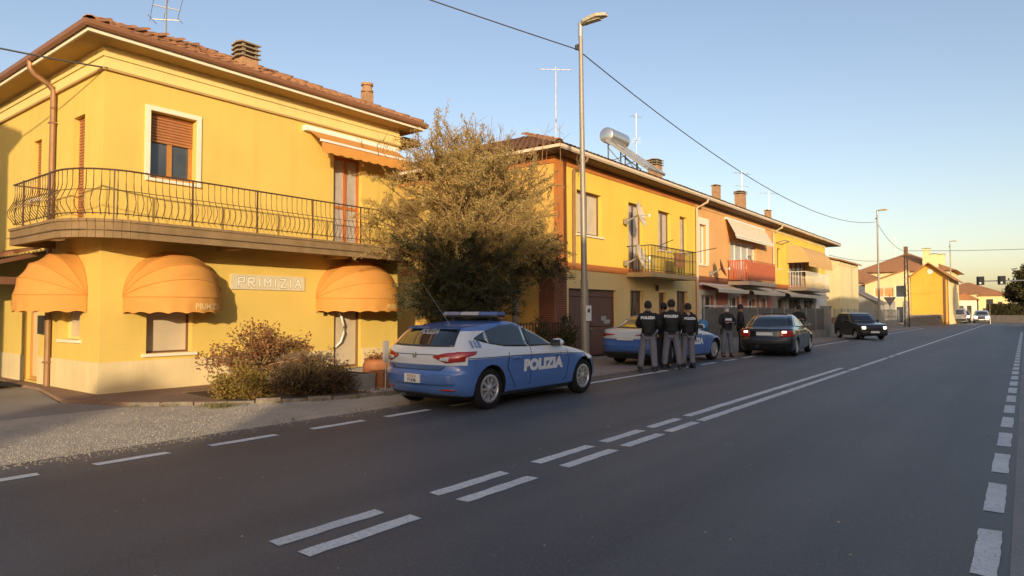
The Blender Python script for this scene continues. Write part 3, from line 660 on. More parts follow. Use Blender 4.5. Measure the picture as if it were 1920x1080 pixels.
# ---- house A (bright yellow)
A = thing('terrace_house', 'bright yellow terrace house with orange corner pilaster and brown garage door', 'house', (TX, 17, 0), 'terrace houses along the road')
upA = [(18.25, 19.85, 4.02, 5.45), (21.8, 22.95, 2.96, 5.5), (24.3, 25.45, 3.95, 5.5), (26.35, 27.1, 3.98, 5.5)]
loA = [(17.75, 20.85, 0.0, 2.24), (21.9, 22.95, .88, 2.27), (24.3, 25.0, .02, 2.25), (26.0, 27.1, .9, 2.35)]
m = MB(); wall(m, TF_, 17.0, 28.0, 2.84, TZ, upA, .25); m.build('upper_wall', M_YEL2, A)
m = MB(); wall(m, TF_, 17.0, 28.0, 0, 2.84, loA, .25); m.box(-21, TX - .26, 27.72, 27.99, 0, TZ); m.box(-21, -20.7, 17.28, 27.7, 0, TZ); m.build('lower_wall', M_OCHRE, A)
FSA = Frame((TX, 17.0, 0), (-1, 0, 0), (0, -1, 0))
m = MB(); wall(m, FSA, .0, 9.6, 0, TZ, [(2.6, 3.15, 1.0, 1.45), (3.35, 3.75, 1.0, 1.45), (3.0, 4.0, 4.1, 5.4)], .25); m.build('side_wall', M_SIDE, A)
window(A, FSA, 3.0, 4.0, 4.1, 5.4, cols=2, fm=M_BROWN); window(A, FSA, 2.6, 3.15, 1.0, 1.45, cols=1, fm=M_DARKIRON, sill=False); window(A, FSA, 3.35, 3.75, 1.0, 1.45, cols=1, fm=M_DARKIRON, sill=False)
m = MB(); m.box(TX + .003, TX + .035, 16.965, 17.58, 3.06, 6.10); m.box(TX - .02, TX + .003, 16.965, 16.997, 3.06, 6.10); m.build('pilaster', M_BAND, A)
# brick corner below: each course a part
bk = []
pb = MB().box(TX + .003, TX + .028, 16.972, 17.58, 0, 2.84).box(TX - .6, TX + .003, 16.972, 16.997, 0, 2.84).build('brick_corner', mat('mortar', (.30, .22, .16), .95), A)
b1 = MB().box(0, .016, 0, .235, 0, .058).mesh('brick', M_BRICK); b2 = MB().box(0, .016, 0, .118, 0, .058).mesh('brick', M_BRICK); b3 = MB().box(0, .28, -.014, 0, 0, .058).mesh('brick', M_BRICK)
for r_ in range(40):
    z = .01 + r_ * .0705
    ys = [(16.975, b1), (17.223, b1), (17.466, b2)] if r_ % 2 else [(16.975, b2), (17.106, b1), (17.35, b1)]
    for yy, me_ in ys: inst(me_, 'brick', pb, (TX + .028, yy, z))
    for k in range(2): inst(b3, 'brick', pb, (TX - .585 + k * .29 + (.02 if r_ % 2 else 0), 16.972, z))
m = MB(); m.box(TX + .003, TX + .05, 16.94, 28.0, 2.84, 3.05); m.box(TX - 9.6, TX + .003, 16.94, 16.997, 2.84, 3.05); m.build('string_course', M_BAND, A)
m = MB(); m.box(TX + .003, TX + .03, 16.95, 28.0, 6.10, TZ + .1); m.box(TX - 9.6, TX + .003, 16.95, 16.997, 6.10, TZ + .1); m.build('frieze', M_BAND, A)
rA = terrace_roof(A, 16.4, 28.0, hip0=True)
m = MB(); m.tube([(ER + .05, 17.95, 6.38), (ER + .02, 17.95, 6.25), (TX + .09, 17.95, 6.02), (TX + .09, 17.95, 2.92)], .05, 8); m.build('drainpipe', M_PIPEBR, A, smooth=40)
m = MB(); m.tube([(ER + .05, 28.0, 6.38), (ER + .02, 28.0, 6.25), (TX + .09, 28.0, 6.02), (TX + .09, 28.0, .1)], .055, 8); m.build('drainpipe', mat('pipe_pale', (.62, .46, .30), .5), A, smooth=40)
# garage door: two leaves with ribs
g = MB(); g.fbox(TF_, 17.75, 20.85, -.18, -.12, 2.0, 2.24); g.fbox(TF_, 17.75, 17.83, -.18, -.11, 0, 2.0); g.fbox(TF_, 20.77, 20.85, -.18, -.11, 0, 2.0); go = g.build('garage_door', M_GARAGE, A)
for a, b in ((17.84, 19.28), (19.30, 20.76)):
    for z0, z1 in ((.03, .98), (1.0, 1.98)): MB().fbox(TF_, a, b, -.17, -.13, z0, z1).build('door_panel', M_GARAGE, go)
mb = MB(); mb.fbox(TF_, 20.0, 20.35, -.13, -.127, 1.18, 1.34); mb.fbox(TF_, 20.2, 20.6, -.13, -.1275, 1.08, 1.22); mb.build('worn_patch', mat('bare_metal', (.42, .46, .44), .6, var=.4, vscale=12), go)
MB().fbox(TF_, 19.25, 19.33, -.13, -.08, .9, .96).build('handle', M_STEEL, go)
def open_shutters(root, fr, u0, u1, z0, z1, wdt, m_):
    for s, u in ((-1, u0), (1, u1)):
        a = u + s * .02; o = MB(); o.fbox(fr, min(a, a + s * wdt), max(a, a + s * wdt), .01, .045, z0, z1)
        for k in range(12): z = z0 + .08 + (z1 - z0 - .16) * k / 12; o.fbox(fr, min(a, a + s * wdt) + .05, max(a, a + s * wdt) - .05, .045, .055, z, z + .05)
        o.build('shutter', m_, root)
window(A, TF_, 18.25, 19.85, 4.02, 5.45, cols=2, fm=M_BROWN, gm=M_PALEPANE, sillm=M_TRIMW)  # pale pane colour stands in for an orange reflection in this window
window(A, TF_, 21.8, 22.95, 2.96, 5.5, cols=2, fm=M_BROWN, gm=M_CURT, sill=False, name='balcony_door')
window(A, TF_, 24.3, 25.45, 3.95, 5.5, cols=2, fm=M_BROWN, gm=M_CURT); window(A, TF_, 26.35, 27.1, 3.98, 5.5, cols=1, fm=M_BROWN, gm=M_CURT)
window(A, TF_, 21.9, 22.95, .88, 2.27, cols=2, fm=M_BROWN); window(A, TF_, 24.3, 25.0, .02, 2.25, cols=1, fm=M_BROWN, gm=M_BROWN, sill=False, name='front_door')
window(A, TF_, 26.0, 27.1, .9, 2.35, cols=2, fm=M_BROWN)
MB().lathe([(0, 2.28), (.05, 2.3), (.08, 2.42), (.05, 2.5), (0, 2.54)], 8, (TX + .12, 23.9, 0)).box(TX, TX + .12, 23.88, 23.92, 2.50, 2.53).build('wall_lantern', M_DARKIRON, A)
MB().box(TX + .004, -10.4, 21.6, 25.7, 2.74, 2.90).build('balcony', mat('balcony_slab_tan', (.56, .40, .20), .85, var=.2, streak=.4), A)
railing_flat(A, 21.66, 25.66, -10.44, 2.90, 3.86, M_DARKIRON)
MB().tube([(-10.44, 22.4, 3.9), (-9.9, 22.3, 4.05)], .015, 5).build('clothes_line_arm', M_DARKIRON, A); MB().tube([(-10.44, 25.66, 3.87), (-9.6, 25.7, 4.0)], .015, 5).build('clothes_line_arm', M_DARKIRON, A)
for z, lab in ((4.85, 'upper satellite dish beside the balcony door of the bright yellow house'), (3.35, 'lower satellite dish at the balcony end of the bright yellow house')): dish(lab, TX + .35, 21.35, z, .46)
t = thing('balcony_chair', 'white plastic chair on the balcony of the bright yellow house', 'chair', (-10.85, 22.1, 2.9))
m = MB(); m.box(-11.05, -10.65, 21.9, 22.3, 3.30, 3.34); m.build('seat', M_WPAINT, t); MB().box(-11.05, -11.02, 21.9, 22.3, 3.36, 3.72).build('backrest', M_WPAINT, t)
for sx in (-11.03, -10.68):
    for sy in (21.92, 22.27): MB().box(sx, sx + .03, sy, sy + .03, 2.902, 3.30).build('leg', M_WPAINT, t)
MB().box(-10.6, -10.56, 24.0, 24.9, 3.2, 3.75).build('hanging_cloth', mat('terracotta_cloth', (.60, .26, .10), .9, var=.3), A)
chimney(rA, -12.9, 27.2, 7.0, 7.95, .48, 3)
# ---- house B (peach)
B = thing('terrace_house', 'peach terrace house with red panelled balcony and salmon ground floor', 'house', (TX, 28, 0), 'terrace houses along the road')
upB = [(28.45, 29.25, 3.6, 5.4), (32.4, 36.4, 2.98, 5.0)]
loB = [(28.6, 30.1, .6, 2.25), (32.2, 33.6, .5, 2.25), (35.0, 36.0, 1.5, 2.15), (37.0, 37.8, .6, 2.2)]
m = MB(); wall(m, TF_, 28.003, 39.2, 2.84, TZ, upB, .25); m.build('upper_wall', M_PEACH, B)
m = MB(); wall(m, TF_, 28.003, 39.2, 0, 2.84, loB, .25); m.box(-21, TX - .26, 38.9, 39.19, 0, TZ); m.build('lower_wall', M_PINK, B)
MB().box(TX + .003, TX + .05, 28.003, 39.2, 2.84, 3.08).build('string_course', M_BRICK, B); MB().box(TX + .003, TX + .03, 28.003, 39.2, 6.1, TZ + .1).build('frieze', M_PEACH, B)
rB = terrace_roof(B, 28.003, 39.2)
window(B, TF_, 28.45, 29.25, 3.6, 5.4, cols=1, fm=M_WFRAME, gm=M_CURT, surround=M_TRIMW, surw=.3, name='window')
window(B, TF_, 32.4, 36.4, 2.98, 5.0, cols=4, fm=M_WFRAME, gm=M_CURT, sill=False, name='balcony_door')
for a, b, c_, d_ in loB: window(B, TF_, a, b, c_, d_, cols=2 if b - a > .9 else 1, fm=M_WFRAME, surround=M_WHITE, surw=.22)
MB().box(TX + .004, -10.35, 31.9, 36.3, 2.78, 2.95).build('balcony', mat('slab_white', (.66, .55, .40), .8, var=.15, streak=.3), B)
rp = MB(); rp.beam((-10.39, 31.95, 3.95), (-10.39, 36.25, 3.95), .05, .04); rp.beam((-10.39, 31.95, 3.0), (-10.39, 36.25, 3.0), .05, .04); ro = rp.build('balcony_railing', M_REDPANEL, B)
for a, b in ((31.98, 33.55), (33.6, 34.95), (35.0, 36.22)): MB().box(-10.40, -10.38, a, b, 3.05, 3.90).build('panel', M_REDPANEL, ro)
for k in range(8): MB().box(TX + .1 + k * .12, TX + .17 + k * .12, 31.93, 31.96, 3.0, 3.93).build('slat', M_REDPANEL, ro)
MB().box(TX, -10.37, 31.92, 31.97, 3.93, 3.97).build('side_rail', M_REDPANEL, ro)
retract('cream roll-out awning above the red balcony', 31.6, 37.6, 6.0, .55, .85, .12, M_AWNW)
for (a, b), lab in zip(((28.4, 32.5), (33.2, 38.6)), ('white scalloped awning over the first white ground floor window', 'white scalloped awning over the small salmon wall windows')): retract(lab, a, b, 2.72, .85, .22, .14, M_AWNW, 'white ground floor awnings')
dish('dark satellite dish low on the peach house wall', TX + .3, 29.6, 3.35, .42, .28, M_BRICK)
m = MB(); m.tube([(ER + .05, 39.2, 6.38), (ER + .02, 39.2, 6.25), (TX + .09, 39.2, 6.02), (TX + .09, 39.2, 2.9)], .06, 8); m.build('drainpipe', MATS['pipe_pale'], B, smooth=40)
for yy, hz, w_, c_ in ((34.6, 8.15, .36, 1), (38.4, 8.25, .5, 2)): chimney(rB, -12.9, yy, 7.0, hz, w_, c_)
t = thing('potted_plant', 'small potted plant on the red balcony', 'plant', (-10.7, 33.0, 2.95)); MB().lathe([(.08, 2.95), (.12, 3.2), (.10, 3.2), (.09, 3.1)], 10, (-10.7, 33.0, 0)).build('pot', M_TERRA, t)
lf = MB()
for _ in range(60):
    a = random.random() * 6.28; r_ = random.uniform(.05, .25); p = Vector((-10.7 + r_ * math.cos(a), 33.0 + r_ * math.sin(a), 3.25 + random.random() * .9)); lf.poly([p, p + Vector((.05, 0, .1)), p + Vector((0, .06, .12))])
lf.build('leaves', mat('houseplant_leaf', (.10, .16, .05), .7), t)
# ---- house C (yellow, far end)
Cc = thing('terrace_house', 'yellow end terrace house with tan arched awning over a white balcony', 'house', (TX, 39.2, 0), 'terrace houses along the road')
upC = [(42.6, 47.0, 2.98, 5.1), (40.2, 40.9, 4.0, 5.2), (49.6, 50.6, 3.9, 5.4)]
loC = [(40.2, 41.4, .6, 2.2), (42.5, 45.0, .4, 2.3), (46.0, 48.5, .4, 2.3), (50.2, 51.0, .6, 2.4)]
m = MB(); wall(m, TF_, 39.203, 52.0, 2.84, TZ, upC, .25); m.build('upper_wall', M_YEL2, Cc)
m = MB(); wall(m, TF_, 39.203, 52.0, 0, 2.84, loC, .25); m.box(-21, TX - .26, 51.7, 51.99, 0, TZ); m.build('lower_wall', M_GREYWALL, Cc)
MB().box(TX + .003, TX + .05, 39.203, 52.0, 2.84, 3.1).build('string_course', M_BAND, Cc); MB().box(TX + .003, TX + .03, 39.203, 52.0, 6.1, TZ + .1).build('frieze', M_OCHRE, Cc)
MB().box(TX + .004, TX + .05, 49.0, 52.05, .0, 2.83).build('corner_render', M_WHITE, Cc)
rC = terrace_roof(Cc, 39.203, 54.3)
for a, b, c_, d_ in upC + loC[:3]: window(Cc, TF_, a, b, c_, d_, cols=max(1, int((b - a) / .9)), fm=M_BROWN, gm=M_CURT if c_ > 2 else M_GLASS, sill=c_ > 3.2)
window(Cc, TF_, 50.2, 51.0, .6, 2.4, cols=1, fm=M_BROWN, gm=M_BROWN, sill=False, back=.02)
MB().box(TX + .004, -10.3, 42.2, 48.2, 2.76, 2.94).build('balcony', MATS['slab_white'], Cc)
railing_flat(Cc, 42.26, 48.14, -10.34, 2.94, 3.9, M_WPAINT, .16)
t = thing('arched_awning', 'tan arched awning hanging over the white balcony of the end house', 'awning', (TX, 45.2, 4.4))
m = MB(); n = 12
for k in range(n):
    a, b = math.pi / 2 * k / n, math.pi / 2 * (k + 1) / n
    for q in range(10):
        y0, y1 = 42.2 + 6.0 * q / 10, 42.2 + 6.0 * (q + 1) / 10
        P_ = lambda t_, yy: (TX + .02 + 1.25 * math.cos(t_), yy, 4.45 + 1.15 * math.sin(t_)); m.quad(P_(a, y0), P_(a, y1), P_(b, y1), P_(b, y0))
m.build('canopy', M_AWNT, t, smooth=True)
for yy in (42.19, 48.21):
    m = MB(); m.poly([(TX + .02, yy, 4.45)] + [(TX + .02 + 1.25 * math.cos(math.pi / 2 * k / n), yy, 4.45 + 1.15 * math.sin(math.pi / 2 * k / n)) for k in range(n + 1)])
    m.build('side_cheek', M_AWNT, t)
MB().box(TX + 1.26, TX + 1.28, 42.2, 48.2, 4.2, 4.45).build('valance', M_AWNT, t)
retract('long white scalloped awning along the end house ground floor', 39.6, 48.9, 2.72, .85, .22, .14, M_AWNW, 'white ground floor awnings')
chimney(rC, -12.9, 43.6, 7.0, 7.9, .34, 1)
MB().tube([(TX + .06, 39.9, 5.5), (TX + .5, 40.0, 5.6), (TX + .5, 40.9, 5.6), (TX + .06, 41.0, 5.5)], .03, 5).build('bracket', M_STEEL, Cc)
# ---- solar water heater
t = thing('solar_water_heater', 'solar water heater with steel tank on the bright yellow house roof', 'solar heater', (-12.75, 25.2, 7.2))
zr = lambda x: 6.52 + (ER - x) * TP
def sp(u, v): return Vector((-13.75 + 1.9 * v, 24.35 + 1.5 * u, 8.62 - 1.45 * v))
m = MB(); m.prism([sp(0, 0), sp(1, 0), sp(1, 1), sp(0, 1)], (.05, 0, .07)); m.build('collector', mat('collector_glass', (.30, .29, .28), .15, metal=.3, spec=.8), t)
for u in (-.02, .5, 1.02): MB().beam(sp(u, 0) + Vector((.02, 0, .04)), sp(u, 1) + Vector((.02, 0, .04)), .05, .13).build('collector_frame', M_ALU, t)
m = MB(); m.lathe([(0, 0), (.24, .0), (.32, .04), (.335, .10), (.335, 1.5), (.32, 1.56), (.24, 1.6), (0, 1.6)], 20, (-13.8, 24.4, 8.92), axis='y'); m.build('tank', mat('tank_steel', (.62, .63, .64), .28, metal=.8), t, smooth=40)
for yy in (24.6, 25.7):
    m = MB(); m.beam((-13.8, yy, zr(-13.8) - .1), (-13.8, yy, 8.65), .045, .045); m.beam((-13.0, yy, zr(-13.0) - .1), (-13.0, yy, 8.02), .045, .045); m.beam((-13.8, yy, zr(-13.8) + .05), (-13.0, yy, 7.95), .03, .03); m.beam((-13.8, yy, 8.4), (-13.0, yy, zr(-13.0) + .05), .03, .03); m.build('support_frame', M_STEEL, t)
m = MB(); m.tube([(-13.0, 24.6, 7.9), (-12.6, 24.5, 7.55), (-12.2, 24.45, 7.25)], .025, 5); m.build('water_pipe', M_STEEL, t)
antenna('antenna mast behind the solar water heater', -13.2, 26.0, 7.3, 10.1, ((9.95, .5, .87, .5, 3, .4), (8.9, .5, -.87, .9, 4, .5)))
antenna('bare antenna mast at the near hip of the terrace roof', -13.2, 19.75, 7.3, 10.3, ((10.2, -.75, -.66, 1.15, 7, .30),))
antenna('antenna between the two chimneys on the peach house', -13.1, 39.3, 7.3, 9.8, ((9.65, -.4, -.9, 1.3, 5, .4), (8.9, .5, .8, .9, 3, .3)))
antenna('antenna near the small chimney of the end house', -13.1, 44.5, 7.3, 9.35, ((9.2, -.6, -.8, 1.3, 5, .4),))
# ---- screened fence in front of B and C
fx = -9.55
fn = thing('screened_fence', 'grey wire fence with dark screening in front of the peach and end houses', 'fence', (fx, 33, 0))
MB().box(fx - .1, fx + .1, 24.2, 43.2, -.03, .42).build('base_wall', M_CONC, fn)
yy = 24.2; pm_ = MB().box(-.03, .03, -.03, .03, .42, 1.72).mesh('fence_post', M_STEEL); pan = MB().box(-.012, .012, 0, 1.94, .44, 1.62); 
for k in range(24): pan.box(.012, .020, .03 + k * .08, .045 + k * .08, .44, 1.66)
pan.box(.012, .03, 0, 1.94, 1.63, 1.67); pan = pan.mesh('fence_panel', M_FENCE)
for k in range(10):
    inst(pm_, 'fence_post', fn, (fx, 24.23 + k * 2.1, 0))
    if k < 9: inst(pan, 'fence_panel', fn, (fx, 24.31 + k * 2.1, random.uniform(-.02, .02)))
MB().box(fx - .03, fx + .05, 24.2, 30.2, 1.69, 1.73).build('top_rail', M_WFRAME, fn)
t = thing('gate_pillar', 'square grey concrete gate pillar at the end of the screened fence', 'pillar', (fx, 43.6, 0)); MB().box(fx - .25, fx + .25, 43.3, 43.8, -.03, 1.75).build('shaft', M_CONC, t); MB().box(fx - .3, fx + .3, 43.25, 43.85, 1.75, 1.83).build('cap', M_CONC, t)
# ---- garden gate and rail beside the tree
t = thing('garden_railing', 'low dark iron garden railing beside the terrace corner', 'railing', (-10.9, 15.2, 0))
m = MB(); [m.beam((-10.9, 13.3, z), (-10.9, 16.7, z), .03, .03) for z in (.25, 1.15)]; ro = m.build('rail', M_DARKIRON, t); b_ = MB().box(-.012, .012, -.012, .012, 0, 1.2).mesh('bar', M_DARKIRON)
for k in range(25): inst(b_, 'bar', t, (-10.9, 13.3 + k * .14, 0))
for yy in (13.3, 16.7): MB().box(-10.94, -10.86, yy - .04, yy + .04, 0, 1.35).build('post', M_DARKIRON, t)
# ------------------------------------------------------------------ street lamps, poles, cables
def street_lamp(label, x, y, h, lean=0.):
    t = thing('street_lamp', label, 'street lamp', (x, y, 0), 'street lamps along the left pavement'); lx = lean
    MB().tube([(x, y, -.02), (x + lx * .0, y, .3), (x + lx * .25, y, h * .25), (x + lx * .25, y, h * .252), (x + lx, y, h)], [.12, .115, .10, .082, .055], 12).build('pole', M_LAMP, t, smooth=40)
    m = MB(); ax, az = x + lx, h
    m.lathe([(.058, az - .35), (.062, az - .35), (.062, az + .03), (0, az + .05)], 10, (ax, y, 0)); m.build('pole_head', M_ALU, t, smooth=40)
    m = MB(); m.prism([(ax + .05, y - .06, az - .06), (ax + .15, y - .13, az - .03), (ax + .55, y - .15, az + .02), (ax + .82, y - .06, az - .005), (ax + .82, y + .06, az - .005), (ax + .55, y + .15, az + .02), (ax + .15, y + .13, az - .03), (ax + .05, y + .06, az - .06)], (-.02, 0, .085)); m.build('lamp_head', mat('lamp_head_grey', (.44, .40, .28), .5), t)
    MB().box(ax + .25, ax + .62, y - .09, y + .09, az - .045, az - .03).build('lamp_glass', mat('lamp_glass', (.55, .50, .36), .2), t)
    MB().lathe([(0, 0), (.05, 0), (.05, .12), (0, .12)], 8, (ax - .07, y - .08, h - .72)).box(ax - .1, ax, y - .05, y + .02, h - .60, h - .56).build('cable_clamp', M_DARKIRON, t); return t
street_lamp('near street lamp with a white notice tied to its post', -9.3, 15.3, 9.32, -.12)
street_lamp('second street lamp beyond the end terrace house', -9.3, 60.5, 9.65)
street_lamp('farthest street lamp beside the orange gable house', -7.2, 98.5, 10.2)
t = thing('post_notice', 'small white notice plate tied to the near street lamp', 'notice', (-9.2, 15.25, 1.25)); MB().box(-9.20, -9.185, 15.16, 15.42, 1.25, 1.66).build('plate', M_WFRAME, t); MB().box(-9.185, -9.183, 15.23, 15.35, 1.47, 1.57).build('printed_square', M_DARKIRON, t)
def cable(label, a, b, sag, r=.016, n=28):
    a = Vector(a); b = Vector(b); m = MB(); m.tube([a.lerp(b, i / n) - Vector((0, 0, sag * 4 * (i / n) * (1 - i / n))) for i in range(n + 1)], r, 5)
    o = m.build('overhead_cable', M_CABLE); tag(o, label, 'cable', 'overhead cables')
cable('overhead cable from the near lamp towards the second lamp', (-9.5, 15.3, 8.62), (-9.35, 60.5, 8.75), 1.5)
cable('overhead cable leaving the near lamp to the upper left', (-9.5, 15.25, 8.62), (-17.0, .8, 11.05), .12)
t = thing('utility_pole', 'tall concrete utility pole in the driveway, outside the view', 'utility pole', (-17, .8, 0)); MB().tube([(-17, .8, 0), (-17, .8, 11.3)], [.16, .09], 10).build('pole', M_CONC, t)
cable('overhead cable from the second lamp to the lattice pole', (-9.3, 60.5, 8.6), (-9.0, 74, 7.3), .5)
cable('overhead cable crossing the road from the lattice pole', (-9.0, 74, 7.35), (14, 78, 7.6), .35, .022)
cable('overhead cable from the terrace end to the lattice pole', (-11.2, 52.2, 5.6), (-9.0, 74, 6.9), .5)
cable('service cable running to the corner house eave', (-12.84, 4.9, 5.83), (-14.5, .5, 6.2), .10)
t = thing('lattice_pole', 'dark lattice utility pole in front of the orange gable house', 'utility pole', (-9.0, 74, 0))
m = MB(); [m.beam((-9.0 + sx, 74 + sy, 0), (-9.0 + sx * .55, 74 + sy * .55, 7.7), .06, .06) for sx in (-.19, .19) for sy in (-.19, .19)]; m.build('leg', M_DARKIRON, t)
m = MB()
for k in range(14):
    z0, z1 = k * .55, (k + 1) * .55; f = lambda z: .19 * (1 - .45 * z / 7.7)
    s_ = 1 if k % 2 else -1; m.beam((-9 - s_ * f(z0), 74 - f(z0), z0), (-9 + s_ * f(z1), 74 - f(z1), z1), .035, .035); m.beam((-9 - f(z0), 74 - s_ * f(z0), z0), (-9 - f(z1), 74 + s_ * f(z1), z1), .035, .035)
m.build('bracing', M_DARKIRON, t); MB().box(-9.16, -8.84, 73.84, 74.16, 6.9, 7.75).build('insulator_box', M_BROWN, t)
# give-way sign seen from the back
t = thing('give_way_sign', 'grey back of a triangular give-way sign on a thin post', 'road sign', (-9.3, 66, 0)); MB().tube([(-9.3, 66, 0), (-9.3, 66, 3.05)], .035, 8).build('post', M_STEEL, t)
MB().prism([(-9.78, 65.95, 2.75), (-8.82, 65.95, 2.75), (-9.3, 65.95, 1.92)], (0, .02, 0)).build('plate', mat('sign_back', (.20, .17, .15), .6), t)
t = thing('square_sign', 'small dark square sign on a thin post near the far hedge', 'road sign', (-3.4, 100, 0)); MB().tube([(-3.4, 100, 0), (-3.4, 100, 3.0)], .04, 8).build('post', M_STEEL, t); MB().box(-3.75, -3.05, 99.93, 99.96, 2.4, 3.0).build('plate', MATS['sign_back'], t)
# traffic lights on a mast arm
t = thing('traffic_light_mast', 'horizontal mast arm reaching over the road from the right', 'mast', (3.2, 75, 0)); MB().tube([(3.2, 75, 0), (3.2, 75, 4.3)], .1, 10).build('pole', M_STEEL, t); MB().tube([(3.2, 75, 4.24), (-3.35, 75, 4.30)], .055, 8).build('arm', M_STEEL, t)
for x, lab in ((-3.2, 'traffic light at the tip of the mast arm'), (-1.62, 'traffic light halfway along the mast arm, beside the dark tree')):
    t = thing('traffic_light', lab, 'traffic light', (x, 74.9, 4.3), 'traffic lights over the road')
    MB().box(x - .3, x + .3, 74.86, 74.88, 3.93, 4.72).build('backing_board', M_BLACKP, t); MB().box(x - .15, x + .15, 74.66, 74.86, 3.97, 4.68).build('housing', M_BLACKP, t)
    for k in range(3): MB().lathe([(0, 74.64), (.09, 74.645), (.09, 74.655)], 12, (x, 0, 4.1 + k * .22), axis='y').build('lens', mat('lens_white', (.75, .75, .7), .3) if k == 0 else mat('lens_dark', (.03, .03, .03), .3), t)
# ------------------------------------------------------------------ far houses
def simple_house(name, label, x0, x1, y0, y1, h, wm, rm, roof='hipx', rise=1.8, ov=.5, wins=(), group=None, apex=None):
    """box house; roof 'gabley' ridge along y (gable faces camera side -y), 'hip'"""
    t = thing(name, label, 'house', ((x0 + x1) / 2, (y0 + y1) / 2, 0), group)
    fF = Frame((x0, y0, 0), (1, 0, 0), (0, -1, 0)); fR = Frame((x1, y0, 0), (0, 1, 0), (1, 0, 0))
    hf = [w_[1:5] for w_ in wins if w_[0] == 'f']; hr = [w_[1:5] for w_ in wins if w_[0] == 'r']
    m = MB(); wall(m, fF, 0, x1 - x0, 0, h, hf, .2); wall(m, fR, .0, y1 - y0, 0, h, hr, .2); m.box(x0, x0 + .2, y0 + .2, y1, 0, h); m.box(x0 + .2, x1 - .2, y1 - .2, y1, 0, h)
    if roof == 'gabley':
        ax = apex if apex is not None else (x0 + x1) / 2
        for yy in (y0, y1 - .2): m.prism([(x0, yy, h), (x1, yy, h), (ax, yy, h + rise)], (0, .2, 0))
    m.build('wall', wm, t); r = MB(); th = .12
    if roof == 'gabley':
        for xe in (x0 - ov, x1 + ov):
            if abs(ax - (x0 if xe < ax else x1)) < .4: continue
            hz = h - rise * ov / max(1.6, abs(ax - (x0 if xe < ax else x1)))
            r.prism([(ax, y0 - ov, h + rise + .02), (xe, y0 - ov, hz + .02), (xe, y1 + ov, hz + .02), (ax, y1 + ov, h + rise + .02)], (0, 0, th))
        slopes = []
    else:
        a, b, c, d = (x0 - ov, y0 - ov, h), (x1 + ov, y0 - ov, h), (x1 + ov, y1 + ov, h), (x0 - ov, y1 + ov, h); W, D = b[0] - a[0], c[1] - b[1]; q = min(W, D) / 2
        e, f = ((a[0] + q, (a[1] + d[1]) / 2, h + rise), (b[0] - q, (a[1] + d[1]) / 2, h + rise)) if W >= D else (((a[0] + b[0]) / 2, a[1] + q, h + rise), ((a[0] + b[0]) / 2, d[1] - q, h + rise))
        if W >= D: r.poly([a, b, f, e]); r.poly([b, c, f]); r.poly([c, d, e, f]); r.poly([d, a, e])
        else: r.poly([a, b, e]); r.poly([b, c, f, e]); r.poly([c, d, f]); r.poly([d, a, e, f])
        r.poly([a, d, c, b])
    ro = r.build('roof', rm, t)
    for w_ in wins:
        window(t, fF if w_[0] == 'f' else fR, *w_[1:5], cols=w_[5] if len(w_) > 5 else 1, fm=w_[6] if len(w_) > 6 else M_BROWN, gm=w_[7] if len(w_) > 7 else M_GLASS, back=.08, sill=True)
    return t, ro
t, r = simple_house('orange_house', 'big orange gable house with a round attic vent by the road bend', -10.75, -6.95, 92, 106, 5.6, M_ORANGE, M_TILE3, 'gabley', 1.55, .65, apex=-8.9)
MB().lathe([(0, 91.96), (.22, 91.965), (.30, 91.96), (.30, 91.99)], 14, (-8.75, 0, 6.2), axis='y').build('attic_vent', M_WHITE, t)
chimney(r, -8.6, 95, 6.8, 8.4, .8, 1, M_CREAM); MB().box(-7.45, -7.25, 91.9, 91.99, 0, 5.4).build('drainpipe', M_BROWN, t)
MB().box(-6.98, -6.9, 91.9, 106, .0, 5.55).build('corner_strip', M_CREAM, t)
t, r = simple_house('gabled_wing', 'cream wing with white framed windows and a sloping tiled roof', -15.3, -10.8, 90, 91.9, 4.75, M_CREAM, M_TILE3, 'gabley', 1.6, .5, [('f', 1.0, 3.0, 3.2, 4.35, 2, M_WFRAME, mat('orange_blind', (.62, .32, .10), .5)), ('f', 3.2, 4.4, 3.15, 4.6, 1, M_WFRAME, M_GLASS), ('f', .9, 1.7, .1, 2.1, 1, M_WFRAME, M_CURT), ('f', 3.2, 4.0, .1, 2.1, 1, M_WFRAME, M_GLASS)], apex=-10.85)
for a_, b_ in ((-15.32, -14.42), (-13.58, -12.12), (-11.28, -10.78)): MB().box(a_, b_, 89.93, 89.995, 0, 2.7).build('grey_render', M_GREYWALL, t)
simple_house('cream_house', 'tall plain cream house just past the terrace end', -16.5, -11.75, 58.5, 66, 5.6, M_CREAM, M_TILE3, 'gabley', .9, .25, apex=-15.2)
t, r = simple_house('hip_roof_house', 'white house with a broad red hip roof behind the cream house', -22, -14.8, 96, 108, 5.2, M_WHITE, M_TILE3, 'hip', 2.2, .6, [('f', .8, 1.6, 3.2, 4.6), ('f', 3, 3.8, 3.2, 4.6)])
t, r = simple_house('hip_roof_house', 'large house with a high orange hip roof and antenna behind the cream wing', -20, -8.2, 112, 126, 7.3, M_CREAM, M_TILE3, 'hip', 3.2, .8, [('f', 7, 8, 5.2, 6.6), ('f', 9, 10, 5.2, 6.6)])
chimney(r, -11.2, 113.5, 8, 10.6, .9, 1, M_CREAM); chimney(r, -9.4, 114, 8, 9.7, .8, 1, M_CREAM)
antenna('thin antenna on top of the high orange hip roof', -15.9, 118.9, 10.0, 13.0, ((12.4, .9, .3, 1.4, 4, .5),), .04)
simple_house('lean_to_shed', 'low grey shed with a sloping roof beside the cream house', -12.9, -10.9, 70, 74, 2.3, M_GREYWALL, mat('sheet_roof', (.20, .17, .15), .7), 'gabley', 1.1, .2, apex=-12.8)
